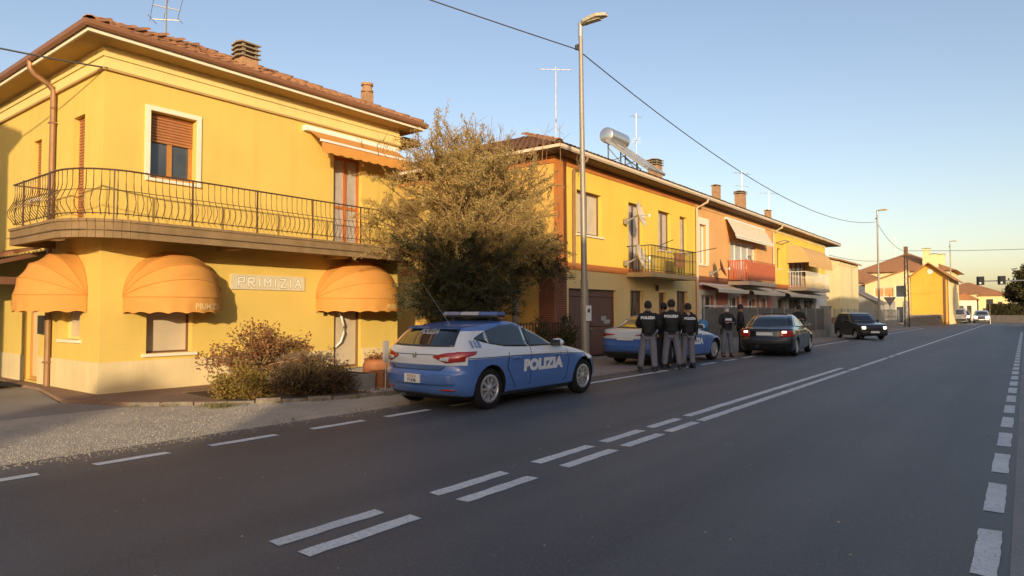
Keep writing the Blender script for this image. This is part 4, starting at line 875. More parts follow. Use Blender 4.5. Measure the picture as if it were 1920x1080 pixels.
t, r = simple_house('far_house', 'long pale far house with a wide brown hip roof at the road end', -13.5, -3.0, 143, 153, 4.6, M_CREAM, M_TILE3, 'hip', 2.2, .6, [('f', 1.2 + 1.7 * k, 2.0 + 1.7 * k, 2.6, 3.8) for k in range(5)])
t, r = simple_house('far_house', 'bright cream far house with low red roof beside the hedge', -5.7, -2.0, 126, 134, 3.9, M_CREAM, M_TILE3, 'hip', 1.0, .4, [('f', .5, 1.3, .1, 2.0), ('f', 2.4, 3.0, 2.0, 3.0)])
t, r = simple_house('far_house', 'shaded white far house with red lean-to roof behind the silver car', -9.0, -5.9, 124, 132, 3.3, M_WHITE, M_TILE3, 'hip', 1.1, .4, [('f', .9, 1.5, .6, 2.4), ('f', 1.9, 2.5, .6, 2.4)])
# stone wall in front of the orange house
sw = thing('stone_wall', 'low rubble stone wall running along the road by the orange house', 'wall', (-8.3, 83, 0)); a = Vector((-9.1, 75.5, 0)); b = Vector((-7.35, 97.0, 0)); d = (b - a).normalized()
MB().beam(a + Vector((0, 0, .55)), b + Vector((0, 0, .55)), .3, 1.1).build('wall_core', M_STONE, sw); MB().beam(a + Vector((0, 0, 1.13)), b + Vector((0, 0, 1.13)), .36, .07).build('coping', M_CONC, sw)
st = MB()
for k in range(900):
    s = random.random(); p = a.lerp(b, s) + Vector((.15, 0, random.uniform(.05, 1.05))); r_ = random.uniform(.05, .13); st.add([p + Vector((random.uniform(.0, .05), sy * r_, sz * r_ * .7)) for sy, sz in ((-1, -.6), (0, -1), (1, -.5), (.9, .6), (0, 1), (-1, .7))], [(0, 1, 2, 3, 4, 5)])
o = st.build('rubble_facing', M_STONE, sw, recalc=False); o['kind'] = 'stuff'
t = thing('wire_fence', 'grey wire fence and gate between the terrace end and the stone wall', 'fence', (-9.6, 58, 0))
for k in range(14): MB().box(-9.63, -9.57, 46 + 2.1 * k, 46.06 + 2.1 * k, 0, 1.7).build('fence_post', M_STEEL, t)
m = MB(); [m.beam((-9.6, 46, z), (-9.6, 73.4, z), .025, .025) for z in (.3, 1.0, 1.6)]
for k in range(180): m.box(-9.605, -9.595, 46 + .152 * k, 46.012 + .152 * k, .1, 1.65)
m.build('wire_mesh', M_STEEL, t); MB().box(-9.8, -9.62, 44.2, 73.4, -.03, .7).build('base_wall', M_CONC, t)
MB().box(-10.6, -10.5, 48, 56, .0, 1.1).build('woodpile_boards', M_TERRA, t)
# ------------------------------------------------------------------ houses across the road, behind the photographer: they throw the long evening shade
def opposite(name, label, x0, x1, y0, y1, h, wm, rise=1.5, wins=True):
    t = thing(name, label, 'house', ((x0 + x1) / 2, (y0 + y1) / 2, 0)); fr = Frame((x0, y0, 0), (0, 1, 0), (-1, 0, 0)); W = y1 - y0; holes = []
    n = int(W / 3.2)
    for k in range(n):
        u = W * (k + .5) / n
        for z0, z1 in ((1.0, 2.3), (3.9, 5.3)):
            if z1 < h - .4: holes.append((u - .5, u + .5, z0, z1))
    m = MB(); wall(m, fr, 0, W, 0, h, holes, .25); m.box(x0 + .25, x1, y0, y0 + .25, 0, h); m.box(x0 + .25, x1, y1 - .25, y1, 0, h); m.box(x1 - .25, x1, y0 + .25, y1 - .25, 0, h); m.build('wall', wm, t)
    r = MB(); xm = (x0 + x1) / 2
    r.prism([(x0 - .5, y0 - .4, h), (xm, y0 - .4, h + rise), (x1 + .5, y0 - .4, h), (x1 + .5, y0 - .4, h - .15), (x0 - .5, y0 - .4, h - .15)], (0, W + .8, 0)); r.build('roof', M_TILE2, t)
    for hh in holes: window(t, fr, *hh, cols=2, fm=M_BROWN)
    return t
opposite('opposite_house', 'tall cream house set back across the road behind the photographer', 14.0, 22.5, -16.95, 2, 9.15, M_CREAM, 1.05)
opposite('opposite_house', 'tall ochre house set back across the road, second from the photographer', 14.0, 22.5, 2.6, 20, 9.2, M_OCHRE, 1.05)
opposite('opposite_house', 'tall white house set back across the road, farthest of the row', 14.0, 22.5, 20.6, 36.5, 9.0, M_WHITE, 1.05)
opposite('shade_block', 'added plain grey block across the road, sized for its shade, next to the cream house', 14.05, 19, -20.05, -16.97, 6.35, M_GREYWALL, .2)  # unseen added block, height set by the shade it throws
opposite('opposite_house', 'low cream house across the road near the traffic lights', 14.3, 21, 40, 61.5, 6.6, M_CREAM, .9)
opposite('shade_long_block', 'added long low block across the road, sized for its shade, beyond the grey block', 13.8, 18, -52, -20.07, 5.15, M_GREYWALL, .2)  # unseen long block put in to shade the road
opposite('neighbour_house', 'tall neighbouring house left of the driveway, outside the view', -20, -9.2, -16, -4.9, 7.5, M_CREAM, 1.8)
# ------------------------------------------------------------------ vegetation
def leaf_mat(name, c1, c2, c3=None, scale=2.2, trans=.3):
    m = bpy.data.materials.new(name); m.use_nodes = True; n = m.node_tree.nodes; L = m.node_tree.links; p = n['Principled BSDF']
    p.inputs['Roughness'].default_value = .75; p.inputs['Specular IOR Level'].default_value = .2
    g = n.new('ShaderNodeNewGeometry'); t = n.new('ShaderNodeTexNoise'); t.inputs['Scale'].default_value = scale; t.inputs['Detail'].default_value = 3; L.new(g.outputs['Position'], t.inputs['Vector'])
    r = n.new('ShaderNodeMapRange'); r.inputs[1].default_value = .35; r.inputs[2].default_value = .65; L.new(t.outputs['Fac'], r.inputs[0])
    x = n.new('ShaderNodeMix'); x.data_type = 'RGBA'; x.inputs[6].default_value = (*c1, 1); x.inputs[7].default_value = (*c2, 1); L.new(r.outputs[0], x.inputs[0])
    y = n.new('ShaderNodeMix'); y.data_type = 'RGBA'; L.new(x.outputs[2], y.inputs[6]); y.inputs[7].default_value = (*(c3 or c2), 1)
    rr = n.new('ShaderNodeMapRange'); rr.inputs[1].default_value = .6; rr.inputs[2].default_value = 1.; L.new(g.outputs['Random Per Island'], rr.inputs[0]); L.new(rr.outputs[0], y.inputs[0])
    L.new(y.outputs[2], p.inputs['Base Color'])
    tr = n.new('ShaderNodeBsdfTranslucent'); L.new(y.outputs[2], tr.inputs[0]); mx = n.new('ShaderNodeMixShader'); mx.inputs[0].default_value = trans
    L.new(p.outputs[0], mx.inputs[1]); L.new(tr.outputs[0], mx.inputs[2]); L.new(mx.outputs[0], n['Material Output'].inputs[0]); return m
M_BARK = mat('bark', (.20, .145, .095), .95, var=.4, vscale=12, bump=.6, bscale=40, spec=.1)
M_BARKP = mat('bark_pale', (.36, .31, .25), .95, var=.3, vscale=10, bump=.5, bscale=40, spec=.1)
M_BARKR = mat('twig_brown', (.34, .22, .11), .95, var=.3, vscale=12, spec=.1)
def leaves(name, C, D, size, asp, m, parent, kind=None):
    """rhombic leaves: centres C, axis directions D"""
    C = np.asarray(C, float); N = len(C); D = np.asarray(D, float); D /= np.linalg.norm(D, axis=1)[:, None] + 1e-9
    R_ = RNG.normal(size=(N, 3)); S = np.cross(D, R_); S /= np.linalg.norm(S, axis=1)[:, None] + 1e-9
    s = (size[0] + (size[1] - size[0]) * RNG.random(N))[:, None]
    V = np.stack([C - D * s * .5, C + S * s * asp * .5, C + D * s * .5, C - S * s * asp * .5], 1).reshape(-1, 3) - np.array(off_of(parent))
    me = bpy.data.meshes.new(name); me.vertices.add(4 * N); me.vertices.foreach_set('co', V.ravel()); me.loops.add(4 * N); me.loops.foreach_set('vertex_index', np.arange(4 * N))
    me.polygons.add(N); me.polygons.foreach_set('loop_start', np.arange(N) * 4); me.polygons.foreach_set('loop_total', np.full(N, 4)); me.materials.append(m); me.update(calc_edges=True)
    o = bpy.data.objects.new(name, me); COL.objects.link(o); o.parent = parent
    if kind: o['kind'] = kind
    return o
def jitter(s): return Vector((random.gauss(0, s), random.gauss(0, s), random.gauss(0, s)))
def grow_tree(t, base, trunk_pts, tr_r, limbs, nb, blen, nl, lsize, asp, lm, bark, twig=None, env=None, crown='crown', droop=.25, spread=.9, limb_r=.045, tight=0.):
    """limbs: list of (start, end); each gets nb side branchlets of length blen with nl leaves"""
    tm = MB(); tm.tube(trunk_pts, tr_r, 9); trunk = tm.build('trunk', bark, t, smooth=True)
    bmb = MB(); C = []; D = []
    for (a, b) in limbs:
        a = Vector(a); b = Vector(b); d = b - a; L_ = d.length; mid = a.lerp(b, .5) + Vector((0, 0, L_ * .10)) + jitter(.08 * L_)
        P_ = [a, a.lerp(mid, .5) + jitter(.02), mid, mid.lerp(b, .5) + Vector((0, 0, .03 * L_)) + jitter(.03), b]
        bmb.tube(P_, [limb_r, limb_r * .8, limb_r * .55, limb_r * .35, limb_r * .12], 5, cap=False)
        for _ in range(nb):
            s = .18 + .82 * random.random() ** .8; i = min(3, int(s * 4)); p = P_[i].lerp(P_[i + 1], s * 4 - i)
            dd = (d.normalized() * random.uniform(.3, .9) + jitter(spread * .55) + Vector((0, 0, random.uniform(-droop, droop * .6)))).normalized(); l_ = random.uniform(*blen) * (1.15 - .5 * s)
            q1 = p + dd * l_ * .5 + jitter(.03); q2 = q1 + (dd + jitter(.25) - Vector((0, 0, droop * .5))) * l_ * .5
            if env and not env(q2): continue
            bmb.tube([p, q1, q2], [.009, .006, .003], 3, cap=False)
            k = int(nl * random.uniform(.6, 1.4))
            for _ in range(k):
                u = random.random(); c_ = (p.lerp(q1, u * 2) if u < .5 else q1.lerp(q2, u * 2 - 1)) + jitter(tight or .035 + lsize[1] * .35); C.append(c_); D.append(dd + jitter(.7))
    bo = bmb.build('branches', twig or bark, t, smooth=True, recalc=False); bo['kind'] = 'stuff'
    leaves(crown, C, D, lsize, asp, lm, t); return t
# big feathery evergreen between the houses
LM_BIG = leaf_mat('evergreen_leaf', (.38, .29, .10), (.46, .32, .115), (.54, .38, .15), 1.3, .25)
bt = thing('evergreen_tree', 'broad feathery evergreen tree between the corner house and the terrace', 'tree', (-11.2, 12.6, 0))
cx, cy, cz = -10.9, 12.6, 3.6
def env_big(p): return p.x > -12.75 or p.y > 12.9
limbs = []
for i in range(135):
    a = random.random() * 6.283; e = random.uniform(-.75, 1.45); 
    rx, ry, rz = 1.75, 3.15, 2.35
    dirv = Vector((math.cos(a) * math.cos(e), math.sin(a) * math.cos(e), math.sin(e))); k = random.uniform(.72, 1.08)
    end = Vector((cx + dirv.x * rx * k, cy + dirv.y * ry * k, cz + dirv.z * rz * k))
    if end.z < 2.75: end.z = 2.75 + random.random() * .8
    if end.y < 11.95 and end.x < -12.6: end.x = -12.5
    st_ = Vector((-11.2 + random.gauss(0, .1), 12.6 + random.gauss(0, .12), min(4.2, max(.7, end.z * .55 + random.uniform(-.3, .3)))))
    limbs.append((st_, end))
grow_tree(bt, None, [(-11.2, 12.6, -.05), (-11.22, 12.63, .8), (-11.15, 12.55, 2.2), (-11.2, 12.7, 4.4)], [.17, .14, .10, .04], limbs, 11, (.5, 1.05), 92, (.03, .075), .34, LM_BIG, M_BARK, M_BARKR, env_big, tight=.034, spread=.7)
m = MB()
for i in range(130):
    a = Vector((cx + random.gauss(0, .8), cy + random.gauss(0, 1.15), random.uniform(4.5, 5.2))); q = a + Vector((random.gauss(0, .25), random.gauss(0, .3), random.uniform(.5, 1.25) * (1.1 - .25 * abs(a.y - cy))))
    m.tube([a, a.lerp(q, .5) + jitter(.06), q], [.014, .009, .004], 3, cap=False)
    for _ in range(6): s = a.lerp(q, random.uniform(.3, .9)); m.tube([s, s + jitter(.12) + Vector((0, 0, .15))], [.006, .002], 3, cap=False)
o = m.build('bare_twigs', M_BARKR, bt, recalc=False); o['kind'] = 'stuff'
# second smaller tree with a pale trunk
LM_DK = leaf_mat('dark_and_shaded_leaf', (.038, .05, .022), (.06, .064, .028), (.085, .078, .035), 1.6, .2)  # dark leaf colour, also used to paint the shade of the lower crown
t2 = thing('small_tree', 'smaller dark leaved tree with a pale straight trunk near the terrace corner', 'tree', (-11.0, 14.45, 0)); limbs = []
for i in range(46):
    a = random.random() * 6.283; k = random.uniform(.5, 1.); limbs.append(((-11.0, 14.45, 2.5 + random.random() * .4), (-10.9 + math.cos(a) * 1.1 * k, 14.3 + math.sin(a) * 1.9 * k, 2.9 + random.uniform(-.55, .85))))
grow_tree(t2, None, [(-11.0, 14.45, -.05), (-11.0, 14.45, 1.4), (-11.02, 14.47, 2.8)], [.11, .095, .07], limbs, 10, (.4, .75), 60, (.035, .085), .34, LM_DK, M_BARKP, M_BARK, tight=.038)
t3 = thing('shaded_lower_crown', 'added dark growth painted as the shaded lower half of the golden tree, behind the near police car', 'shrub', (-10.9, 11.9, 0)); limbs = []  # stands in for the big tree's shaded lower half
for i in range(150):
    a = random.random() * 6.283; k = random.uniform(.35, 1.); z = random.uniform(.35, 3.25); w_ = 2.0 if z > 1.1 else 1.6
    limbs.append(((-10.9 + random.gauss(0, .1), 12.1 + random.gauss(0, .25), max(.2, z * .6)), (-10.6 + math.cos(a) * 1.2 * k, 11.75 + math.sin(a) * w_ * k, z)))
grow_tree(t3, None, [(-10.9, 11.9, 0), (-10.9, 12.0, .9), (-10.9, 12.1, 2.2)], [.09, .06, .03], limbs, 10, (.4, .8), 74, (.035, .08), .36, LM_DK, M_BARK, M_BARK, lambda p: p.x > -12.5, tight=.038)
# Japanese maple
LM_MAP = leaf_mat('maple_leaf', (.30, .115, .045), (.36, .18, .075), (.42, .25, .12), 3., .4)
t4 = thing('red_maple', 'low spreading Japanese maple with russet leaves in front of the yellow wall', 'tree', (-11.35, 7.05, .04)); limbs = []
for i in range(40):
    a = random.random() * 6.283; k = math.sqrt(random.random()); z = .68 + .52 * (1 - k * k) + random.uniform(-.12, .08) - (.42 * random.random() if k > .75 else 0)
    limbs.append(((-11.35, 7.05, .42 + random.random() * .15), (max(-12.35, -11.3 + math.cos(a) * .95 * k), 7.05 + math.sin(a) * 1.3 * k, z)))
grow_tree(t4, None, [(-11.35, 7.05, .03), (-11.38, 7.1, .25), (-11.33, 7.0, .7)], [.06, .05, .03], limbs, 7, (.2, .42), 12, (.035, .07), .75, LM_MAP, M_BARK, M_BARKR, droop=.45, spread=1.0, limb_r=.018)
# shrubs in the bed
def shrub(name, label, c, r, h, n, lm, size, asp, nl=20, cat='shrub', group=None, bl=(.12, .3)):
    t = thing(name, label, cat, (c[0], c[1], .04), group); limbs = []
    for i in range(n):
        a = random.random() * 6.283; k = math.sqrt(random.random()); e = random.uniform(.15, 1.)
        limbs.append(((c[0] + random.gauss(0, r[0] * .15), c[1] + random.gauss(0, r[1] * .15), .05), (c[0] + math.cos(a) * r[0] * k, c[1] + math.sin(a) * r[1] * k, .08 + h * (1 - .55 * k * k) * e)))
    return grow_tree(t, None, [(c[0], c[1], .0), (c[0], c[1], h * .4)], [.03, .015], limbs, 9, bl, nl, size, asp, lm, M_BARK, M_BARKR, droop=.2, limb_r=.01)
shrub('yellow_shrub', 'small yellow-green and orange shrub at the front of the bed', (-10.6, 6.25), (.40, .42), .46, 44, leaf_mat('yellow_leaf', (.36, .30, .06), (.30, .20, .05), (.42, .22, .06), 4., .4), (.03, .06), .6)
shrub('dark_shrub', 'dark spreading shrub at the right end of the planting bed', (-10.2, 7.35), (.62, .85), .56, 90, leaf_mat('dark_shrub_leaf', (.075, .05, .028), (.11, .075, .035), (.15, .09, .045), 3., .2), (.035, .07), .45)
for k, (x, y, h, lab) in enumerate(((-10.7, 13.9, 1.1, 'tall narrow dark plant at the near end of the garden railing'), (-10.6, 15.0, 1.45, 'upright dark plant in the middle of the garden railing'), (-10.55, 16.3, 1.5, 'leggy dark plant beside the brick corner'))):
    shrub('railing_plant', lab, (x, y), (.3, .35), h, 26, LM_DK, (.05, .1), .45, 14, 'plant', 'plants along the garden railing')
# pot, trough, marker post
t = thing('terracotta_pot', 'big round rust coloured planter beside the entrance door', 'planter', (-10.9, 9.5, .05)); MB().lathe([(.0, .05), (.22, .05), (.30, .22), (.31, .38), (.27, .46), (.29, .50), (.24, .50), (.22, .44), (0, .42)], 20, (-10.9, 9.5, 0)).build('pot', M_TERRA, t, smooth=50)
C_ = [Vector((-10.9, 9.5, .5)) + Vector((random.gauss(0, .12), random.gauss(0, .12), abs(random.gauss(0, .07)))) for _ in range(260)]; leaves('leaves', C_, [jitter(1) for _ in C_], (.04, .08), .4, LM_MAP, t)
t = thing('stone_trough', 'pale stone trough at the end of the planting bed', 'trough', (-10.0, 8.25, .05)); m = MB(); m.box(-10.35, -9.72, 8.1, 8.42, .05, .34); m.build('body', M_CONC, t); MB().box(-10.30, -9.77, 8.15, 8.37, .34, .345).build('soil', M_SOIL, t)
t = thing('terracotta_box', 'small square terracotta box next to the stone trough', 'planter', (-9.75, 8.65, .05)); m = MB(); m.box(-9.95, -9.62, 8.5, 8.8, .05, .36); m.build('body', M_TERRA, t); MB().box(-9.97, -9.60, 8.48, 8.82, .33, .37).build('rim', M_TERRA, t)
t = thing('marker_post', 'thin marker post with a dark plate beside the planter', 'post', (-9.3, 8.3, 0)); MB().tube([(-9.3, 8.3, 0), (-9.3, 8.3, .95)], .014, 6).build('post', M_STEEL, t); MB().box(-9.33, -9.27, 8.25, 8.35, .58, .96).build('plate', M_GREYMETAL, t)
t = thing('door_mat', 'dark door mat on the side porch floor', 'mat', (-16.2, 4.2, .05)); MB().box(-16.7, -15.7, 3.9, 4.5, .052, .075).build('mat', M_RUBBER, t)
# far right dark tree and hedge
LM_FAR = leaf_mat('far_tree_leaf', (.035, .042, .018), (.06, .06, .025), (.12, .085, .035), .5, .2)
t5 = thing('dark_round_tree', 'dark rounded tree at the right edge beyond the traffic lights', 'tree', (1.2, 92, 0)); limbs = []
for i in range(70):
    a = random.random() * 6.283; e = random.uniform(-.5, 1.5); k = random.uniform(.55, 1.); limbs.append(((1.2, 92, 2.0 + random.random()), (1.2 + math.cos(a) * math.cos(e) * 3.1 * k, 92 + math.sin(a) * math.cos(e) * 3. * k, 4.2 + math.sin(e) * 2.9 * k)))
grow_tree(t5, None, [(1.2, 92, -.05), (1.2, 92, 2.2), (1.2, 92, 5)], [.25, .2, .08], limbs, 22, (.5, 1.1), 34, (.16, .36), .55, LM_FAR, M_BARK)
t6 = thing('clipped_hedge', 'long dark clipped hedge at the end of the road', 'hedge', (2, 113, 0)); N = 16000
C_ = np.stack([RNG.uniform(-4.2, 9, N), 113 + RNG.uniform(-1, 1, N), RNG.uniform(.9, 2.55, N)], 1); C_[:N // 2, 1] = 112 + RNG.normal(0, .08, N // 2); leaves('foliage', C_, RNG.normal(size=(N, 3)), (.15, .3), .6, LM_FAR, t6)
MB().box(-4.0, 9, 112.25, 113.8, .2, 2.3).build('dense_core', mat('hedge_core', (.02, .025, .012), .95), t6); MB().box(-4.3, 9, 111.6, 111.8, 0, 1.0).build('boundary_wall', mat('shade_dark_wall', (.11, .10, .095), .9, var=.3), t6)  # boundary wall colour darkened for the shade it stands in
t7 = thing('garden_tree', 'round garden tree across the road, behind the photographer', 'tree', (13.0, -23.3, 0)); limbs = []
for i in range(80):
    a = random.random() * 6.283; e = random.uniform(-.6, 1.5); k = random.uniform(.4, 1.); limbs.append(((13.0, -23.3, 3.5), (13.0 + math.cos(a) * math.cos(e) * .75 * k, -23.3 + math.sin(a) * math.cos(e) * .75 * k, 5.68 + math.sin(e) * .95 * k)))
grow_tree(t7, None, [(13.0, -23.3, 0), (13.0, -23.3, 5)], [.16, .06], limbs, 12, (.25, .5), 24, (.10, .2), .6, LM_DK, M_BARK)
# ------------------------------------------------------------------ cars
def pchip(tab):
    X = np.array([t[0] for t in tab], float); Y = np.array([t[1] for t in tab], float); h = np.diff(X); d = np.diff(Y) / h; m_ = np.zeros(len(X))
    for i in range(1, len(X) - 1):
        if d[i - 1] * d[i] > 0: w1 = 2 * h[i] + h[i - 1]; w2 = h[i] + 2 * h[i - 1]; m_[i] = (w1 + w2) / (w1 / d[i - 1] + w2 / d[i])
    m_[0] = d[0]; m_[-1] = d[-1]
    def f(x):
        x = min(max(x, X[0]), X[-1]); i = min(max(int(np.searchsorted(X, x)) - 1, 0), len(h) - 1); t = (x - X[i]) / h[i]
        return float((1 + 2 * t) * (1 - t) ** 2 * Y[i] + t * (1 - t) ** 2 * h[i] * m_[i] + t * t * (3 - 2 * t) * Y[i + 1] + t * t * (t - 1) * h[i] * m_[i + 1])
    return f
class CarBody:
    """skin as a stack of plan outlines: x forward from the rear axle, y left, z up"""
    def __init__(s, xr, xf, w_, Lr, Lf, n=3.2, zk=1., flare=()):
        s.map = lambda z: z if z < .9 else .9 + (z - .9) * zk
        xr, xf, w_, Lr, Lf = [[(s.map(a), b) for a, b in T] for T in (xr, xf, w_, Lr, Lf)]
        s.xr, s.xf, s.w, s.Lr, s.Lf = map(pchip, (xr, xf, w_, Lr, Lf)); s.n = n; s.z0 = xr[0][0]; s.z1 = xr[-1][0]; s.flare = flare
        zz = sorted({round(float(a), 4) for a in np.concatenate([np.linspace(s.z0, s.z1, 46), [t[0] for t in xr], [t[0] for t in xf], s.z1 - np.array([.002, .006, .012, .02])])}); s.zs = [z for z in zz if s.z0 <= z <= s.z1]
    def fl(s, x, z): return sum(a * math.exp(-((x - c) / q) ** 4) * math.exp(-((z - zc) / zq) ** 2) for c, q, a, zc, zq in s.flare)
    def side(s, x, z):
        xr, xf, w_, Lr, Lf, n = s.xr(z), s.xf(z), s.w(z), s.Lr(z), s.Lf(z), s.n; y = w_
        if x > xf - Lf: y = w_ * max(0, 1 - min(1, (x - xf + Lf) / Lf) ** n) ** (1 / n)
        elif x < xr + Lr: y = w_ * max(0, 1 - min(1, (xr + Lr - x) / Lr) ** n) ** (1 / n)
        return y + s.fl(x, z)
    def rear(s, y, z): w_, n = s.w(z), s.n; return s.xr(z) + s.Lr(z) * (1 - max(0, 1 - min(1, abs(y) / w_) ** n) ** (1 / n))
    def front(s, y, z): w_, n = s.w(z), s.n; return s.xf(z) - s.Lf(z) * (1 - max(0, 1 - min(1, abs(y) / w_) ** n) ** (1 / n))
    def skin(s):
        m = MB(); nq, ns = 12, 26; rings = []
        for z in s.zs:
            xr, xf, w_, Lr, Lf, e = s.xr(z), s.xf(z), s.w(z), s.Lr(z), s.Lf(z), 2 / s.n; half = []
            for i in range(nq + 1): t = math.pi / 2 * i / nq; half.append((xf - Lf * (1 - math.cos(t) ** e), w_ * math.sin(t) ** e))
            a, b = xf - Lf, xr + Lr
            for i in range(1, ns): half.append((a + (b - a) * i / ns, w_))
            for i in range(nq, -1, -1): t = math.pi / 2 * i / nq; half.append((xr + Lr * (1 - math.cos(t) ** e), w_ * math.sin(t) ** e))
            half = [(x, y + s.fl(x, z) * min(1, y / (w_ * .7))) for x, y in half]
            rings.append([(x, y, z) for x, y in half] + [(x, -y, z) for x, y in reversed(half[1:-1])])
        k = len(rings[0]); 
        for r in rings: m.v.extend(r)
        for j in range(len(rings) - 1):
            for i in range(k): m.f.append((j * k + i, j * k + (i + 1) % k, (j + 1) * k + (i + 1) % k, (j + 1) * k + i))
        h = k // 2
        for j, fl in ((0, True), (len(rings) - 1, False)):
            for i in range(h):
                q = [j * k + i, j * k + i + 1, j * k + (k - i - 1) % k, j * k + (k - i) % k]; q = list(dict.fromkeys(q))
                if len(q) > 2: m.f.append(tuple(reversed(q)) if fl else tuple(q))
        m.mi = [0] * len(m.f); return m
    def patch(s, kind, bot, top, off=.006, N=14, M=8, sgn=1, th=.012):
        """surface piece between two polylines given in (u, z)"""
        def samp(P, t):
            P = np.array(P, float); L_ = np.r_[0, np.cumsum(np.hypot(*np.diff(P, axis=0).T))]; L_ /= L_[-1]; return np.interp(t, L_, P[:, 0]), np.interp(t, L_, P[:, 1])
        bm_ = [(a, s.map(z)) for a, z in bot]; tm_ = [(a, s.map(z)) for a, z in top]
        m = MB(); V = []
        def pt(u, z, o):
            if kind == 'side': return (u, sgn * (s.side(u, z) + o), z)
            if kind == 'rear': return (s.rear(u, z) - o, u, z)
            return (s.front(u, z) + o, u, z)
        for i in range(N + 1):
            t = i / N; b = samp(bm_, t); c = samp(tm_, t)
            for j in range(M + 1): f = j / M; V.append((b[0] + (c[0] - b[0]) * f, b[1] + (c[1] - b[1]) * f))
        n_ = len(V); q = M + 1
        m.add([pt(u, z, off) for u, z in V] + [pt(u, z, off - th) for u, z in V], [(i * q + j, (i + 1) * q + j, (i + 1) * q + j + 1, i * q + j + 1) for i in range(N) for j in range(M)])
        rim = [i * q for i in range(N + 1)] + [N * q + j for j in range(1, q)] + [i * q + M for i in range(N - 1, -1, -1)] + [j for j in range(M - 1, 0, -1)]
        for a, b in zip(rim, rim[1:] + rim[:1]): m.f.append((a, b, b + n_, a + n_)); m.mi.append(0)
        return m
    def ribbon(s, pts, wd=.013, off=.003, sgn=1):
        m = MB(); pts = [(a, s.map(z)) for a, z in pts]
        for a, b in zip(pts[:-1], pts[1:]):
            n_ = max(1, int(math.hypot(b[0] - a[0], b[1] - a[1]) / .06)); d = Vector((b[0] - a[0], b[1] - a[1])).normalized(); nx, nz = -d.y * wd / 2, d.x * wd / 2
            for i in range(n_):
                p, q = [(a[0] + (b[0] - a[0]) * t, a[1] + (b[1] - a[1]) * t) for t in (i / n_, (i + 1) / n_)]
                m.quad(*[(u, sgn * (s.side(u, z) + off), z) for u, z in ((p[0] - nx, p[1] - nz), (q[0] - nx, q[1] - nz), (q[0] + nx, q[1] + nz), (p[0] + nx, p[1] + nz))])
        return m
M_CARGLASS = mat('car_glass', (.022, .028, .033), .03, spec=.9, coat=.5)
M_ARCH = mat('wheel_arch', (.012, .012, .013), .9)
M_REDL = mat('tail_lamp_red', (.42, .02, .015), .12, coat=.6, spec=.6); M_CLEARL = mat('lamp_clear', (.70, .68, .66), .12, coat=.5)
M_RIM = mat('wheel_silver', (.52, .52, .52), .35, metal=.6); M_PLATE = mat('number_plate', (.80, .79, .74), .4); M_DARKTXT = mat('dark_lettering', (.03, .03, .04), .6)
M_CHROME = mat('chrome', (.7, .7, .7), .12, metal=1.)
def paint(name, base, rough=.28, flake=0): return mat(name, base, rough, spec=.5, coat=.8, metal=flake)
def livery(name, blue, white, rules, black_z=.26):
    """two-colour livery by object coordinates; rules: list of (x0, x1, z0, z1) boxes that are white"""
    m = bpy.data.materials.new(name); m.use_nodes = True; n = m.node_tree.nodes; L = m.node_tree.links; p = n['Principled BSDF']
    p.inputs['Roughness'].default_value = .3; p.inputs['Coat Weight'].default_value = .8; p.inputs['Coat Roughness'].default_value = .05
    tc = n.new('ShaderNodeTexCoord'); sx = n.new('ShaderNodeSeparateXYZ'); L.new(tc.outputs['Object'], sx.inputs[0])
    def cmp(out, op, v): k = n.new('ShaderNodeMath'); k.operation = op; L.new(out, k.inputs[0]); k.inputs[1].default_value = v; return k.outputs[0]
    def bin_(a, op, b): k = n.new('ShaderNodeMath'); k.operation = op; L.new(a, k.inputs[0]); L.new(b, k.inputs[1]); return k.outputs[0]
    fac = None
    for x0, x1, z0, z1 in rules:
        f = bin_(bin_(cmp(sx.outputs['X'], 'GREATER_THAN', x0), 'MULTIPLY', cmp(sx.outputs['X'], 'LESS_THAN', x1)), 'MULTIPLY', bin_(cmp(sx.outputs['Z'], 'GREATER_THAN', z0), 'MULTIPLY', cmp(sx.outputs['Z'], 'LESS_THAN', z1)))
        fac = f if fac is None else bin_(fac, 'MAXIMUM', f)
    x = n.new('ShaderNodeMix'); x.data_type = 'RGBA'; L.new(fac, x.inputs[0]); x.inputs[6].default_value = (*blue, 1); x.inputs[7].default_value = (*white, 1)
    y = n.new('ShaderNodeMix'); y.data_type = 'RGBA'; L.new(cmp(sx.outputs['Z'], 'LESS_THAN', black_z), y.inputs[0]); L.new(x.outputs[2], y.inputs[6]); y.inputs[7].default_value = (.02, .02, .022, 1)
    L.new(y.outputs[2], p.inputs['Base Color']); return m
def make_body(root, cb, pm, wheels, rw, name='body'):
    me = cb.skin().mesh('body', [pm, M_ARCH], smooth=True); o = bpy.data.objects.new(name, me); COL.objects.link(o)
    c = MB(); c.cur = 0
    for x in wheels:
        for s in (-1, 1):
            yy = sorted((s * .52, s * 1.25)); c.lathe([(0, yy[0]), (rw, yy[0]), (rw, yy[1]), (0, yy[1])], 40, (x, 0, rw - .045), axis='y')
    cm = c.mesh('cut', [M_ARCH]); co = bpy.data.objects.new('cut', cm); COL.objects.link(co)
    bm = bmesh.new(); bm.from_mesh(cm); bmesh.ops.remove_doubles(bm, verts=bm.verts, dist=1e-5); bmesh.ops.recalc_face_normals(bm, faces=bm.faces); bm.to_mesh(cm); bm.free()
    md = o.modifiers.new('arch', 'BOOLEAN'); md.operation = 'DIFFERENCE'; md.object = co; md.solver = 'EXACT'; md.material_mode = 'TRANSFER'
    bpy.context.view_layer.update(); nm = bpy.data.meshes.new_from_object(o.evaluated_get(bpy.context.evaluated_depsgraph_get())); o.modifiers.clear(); o.data = nm
    bpy.data.objects.remove(co); nm.set_sharp_from_angle(angle=math.radians(38)); o.parent = root; return o
WHEELS = {}
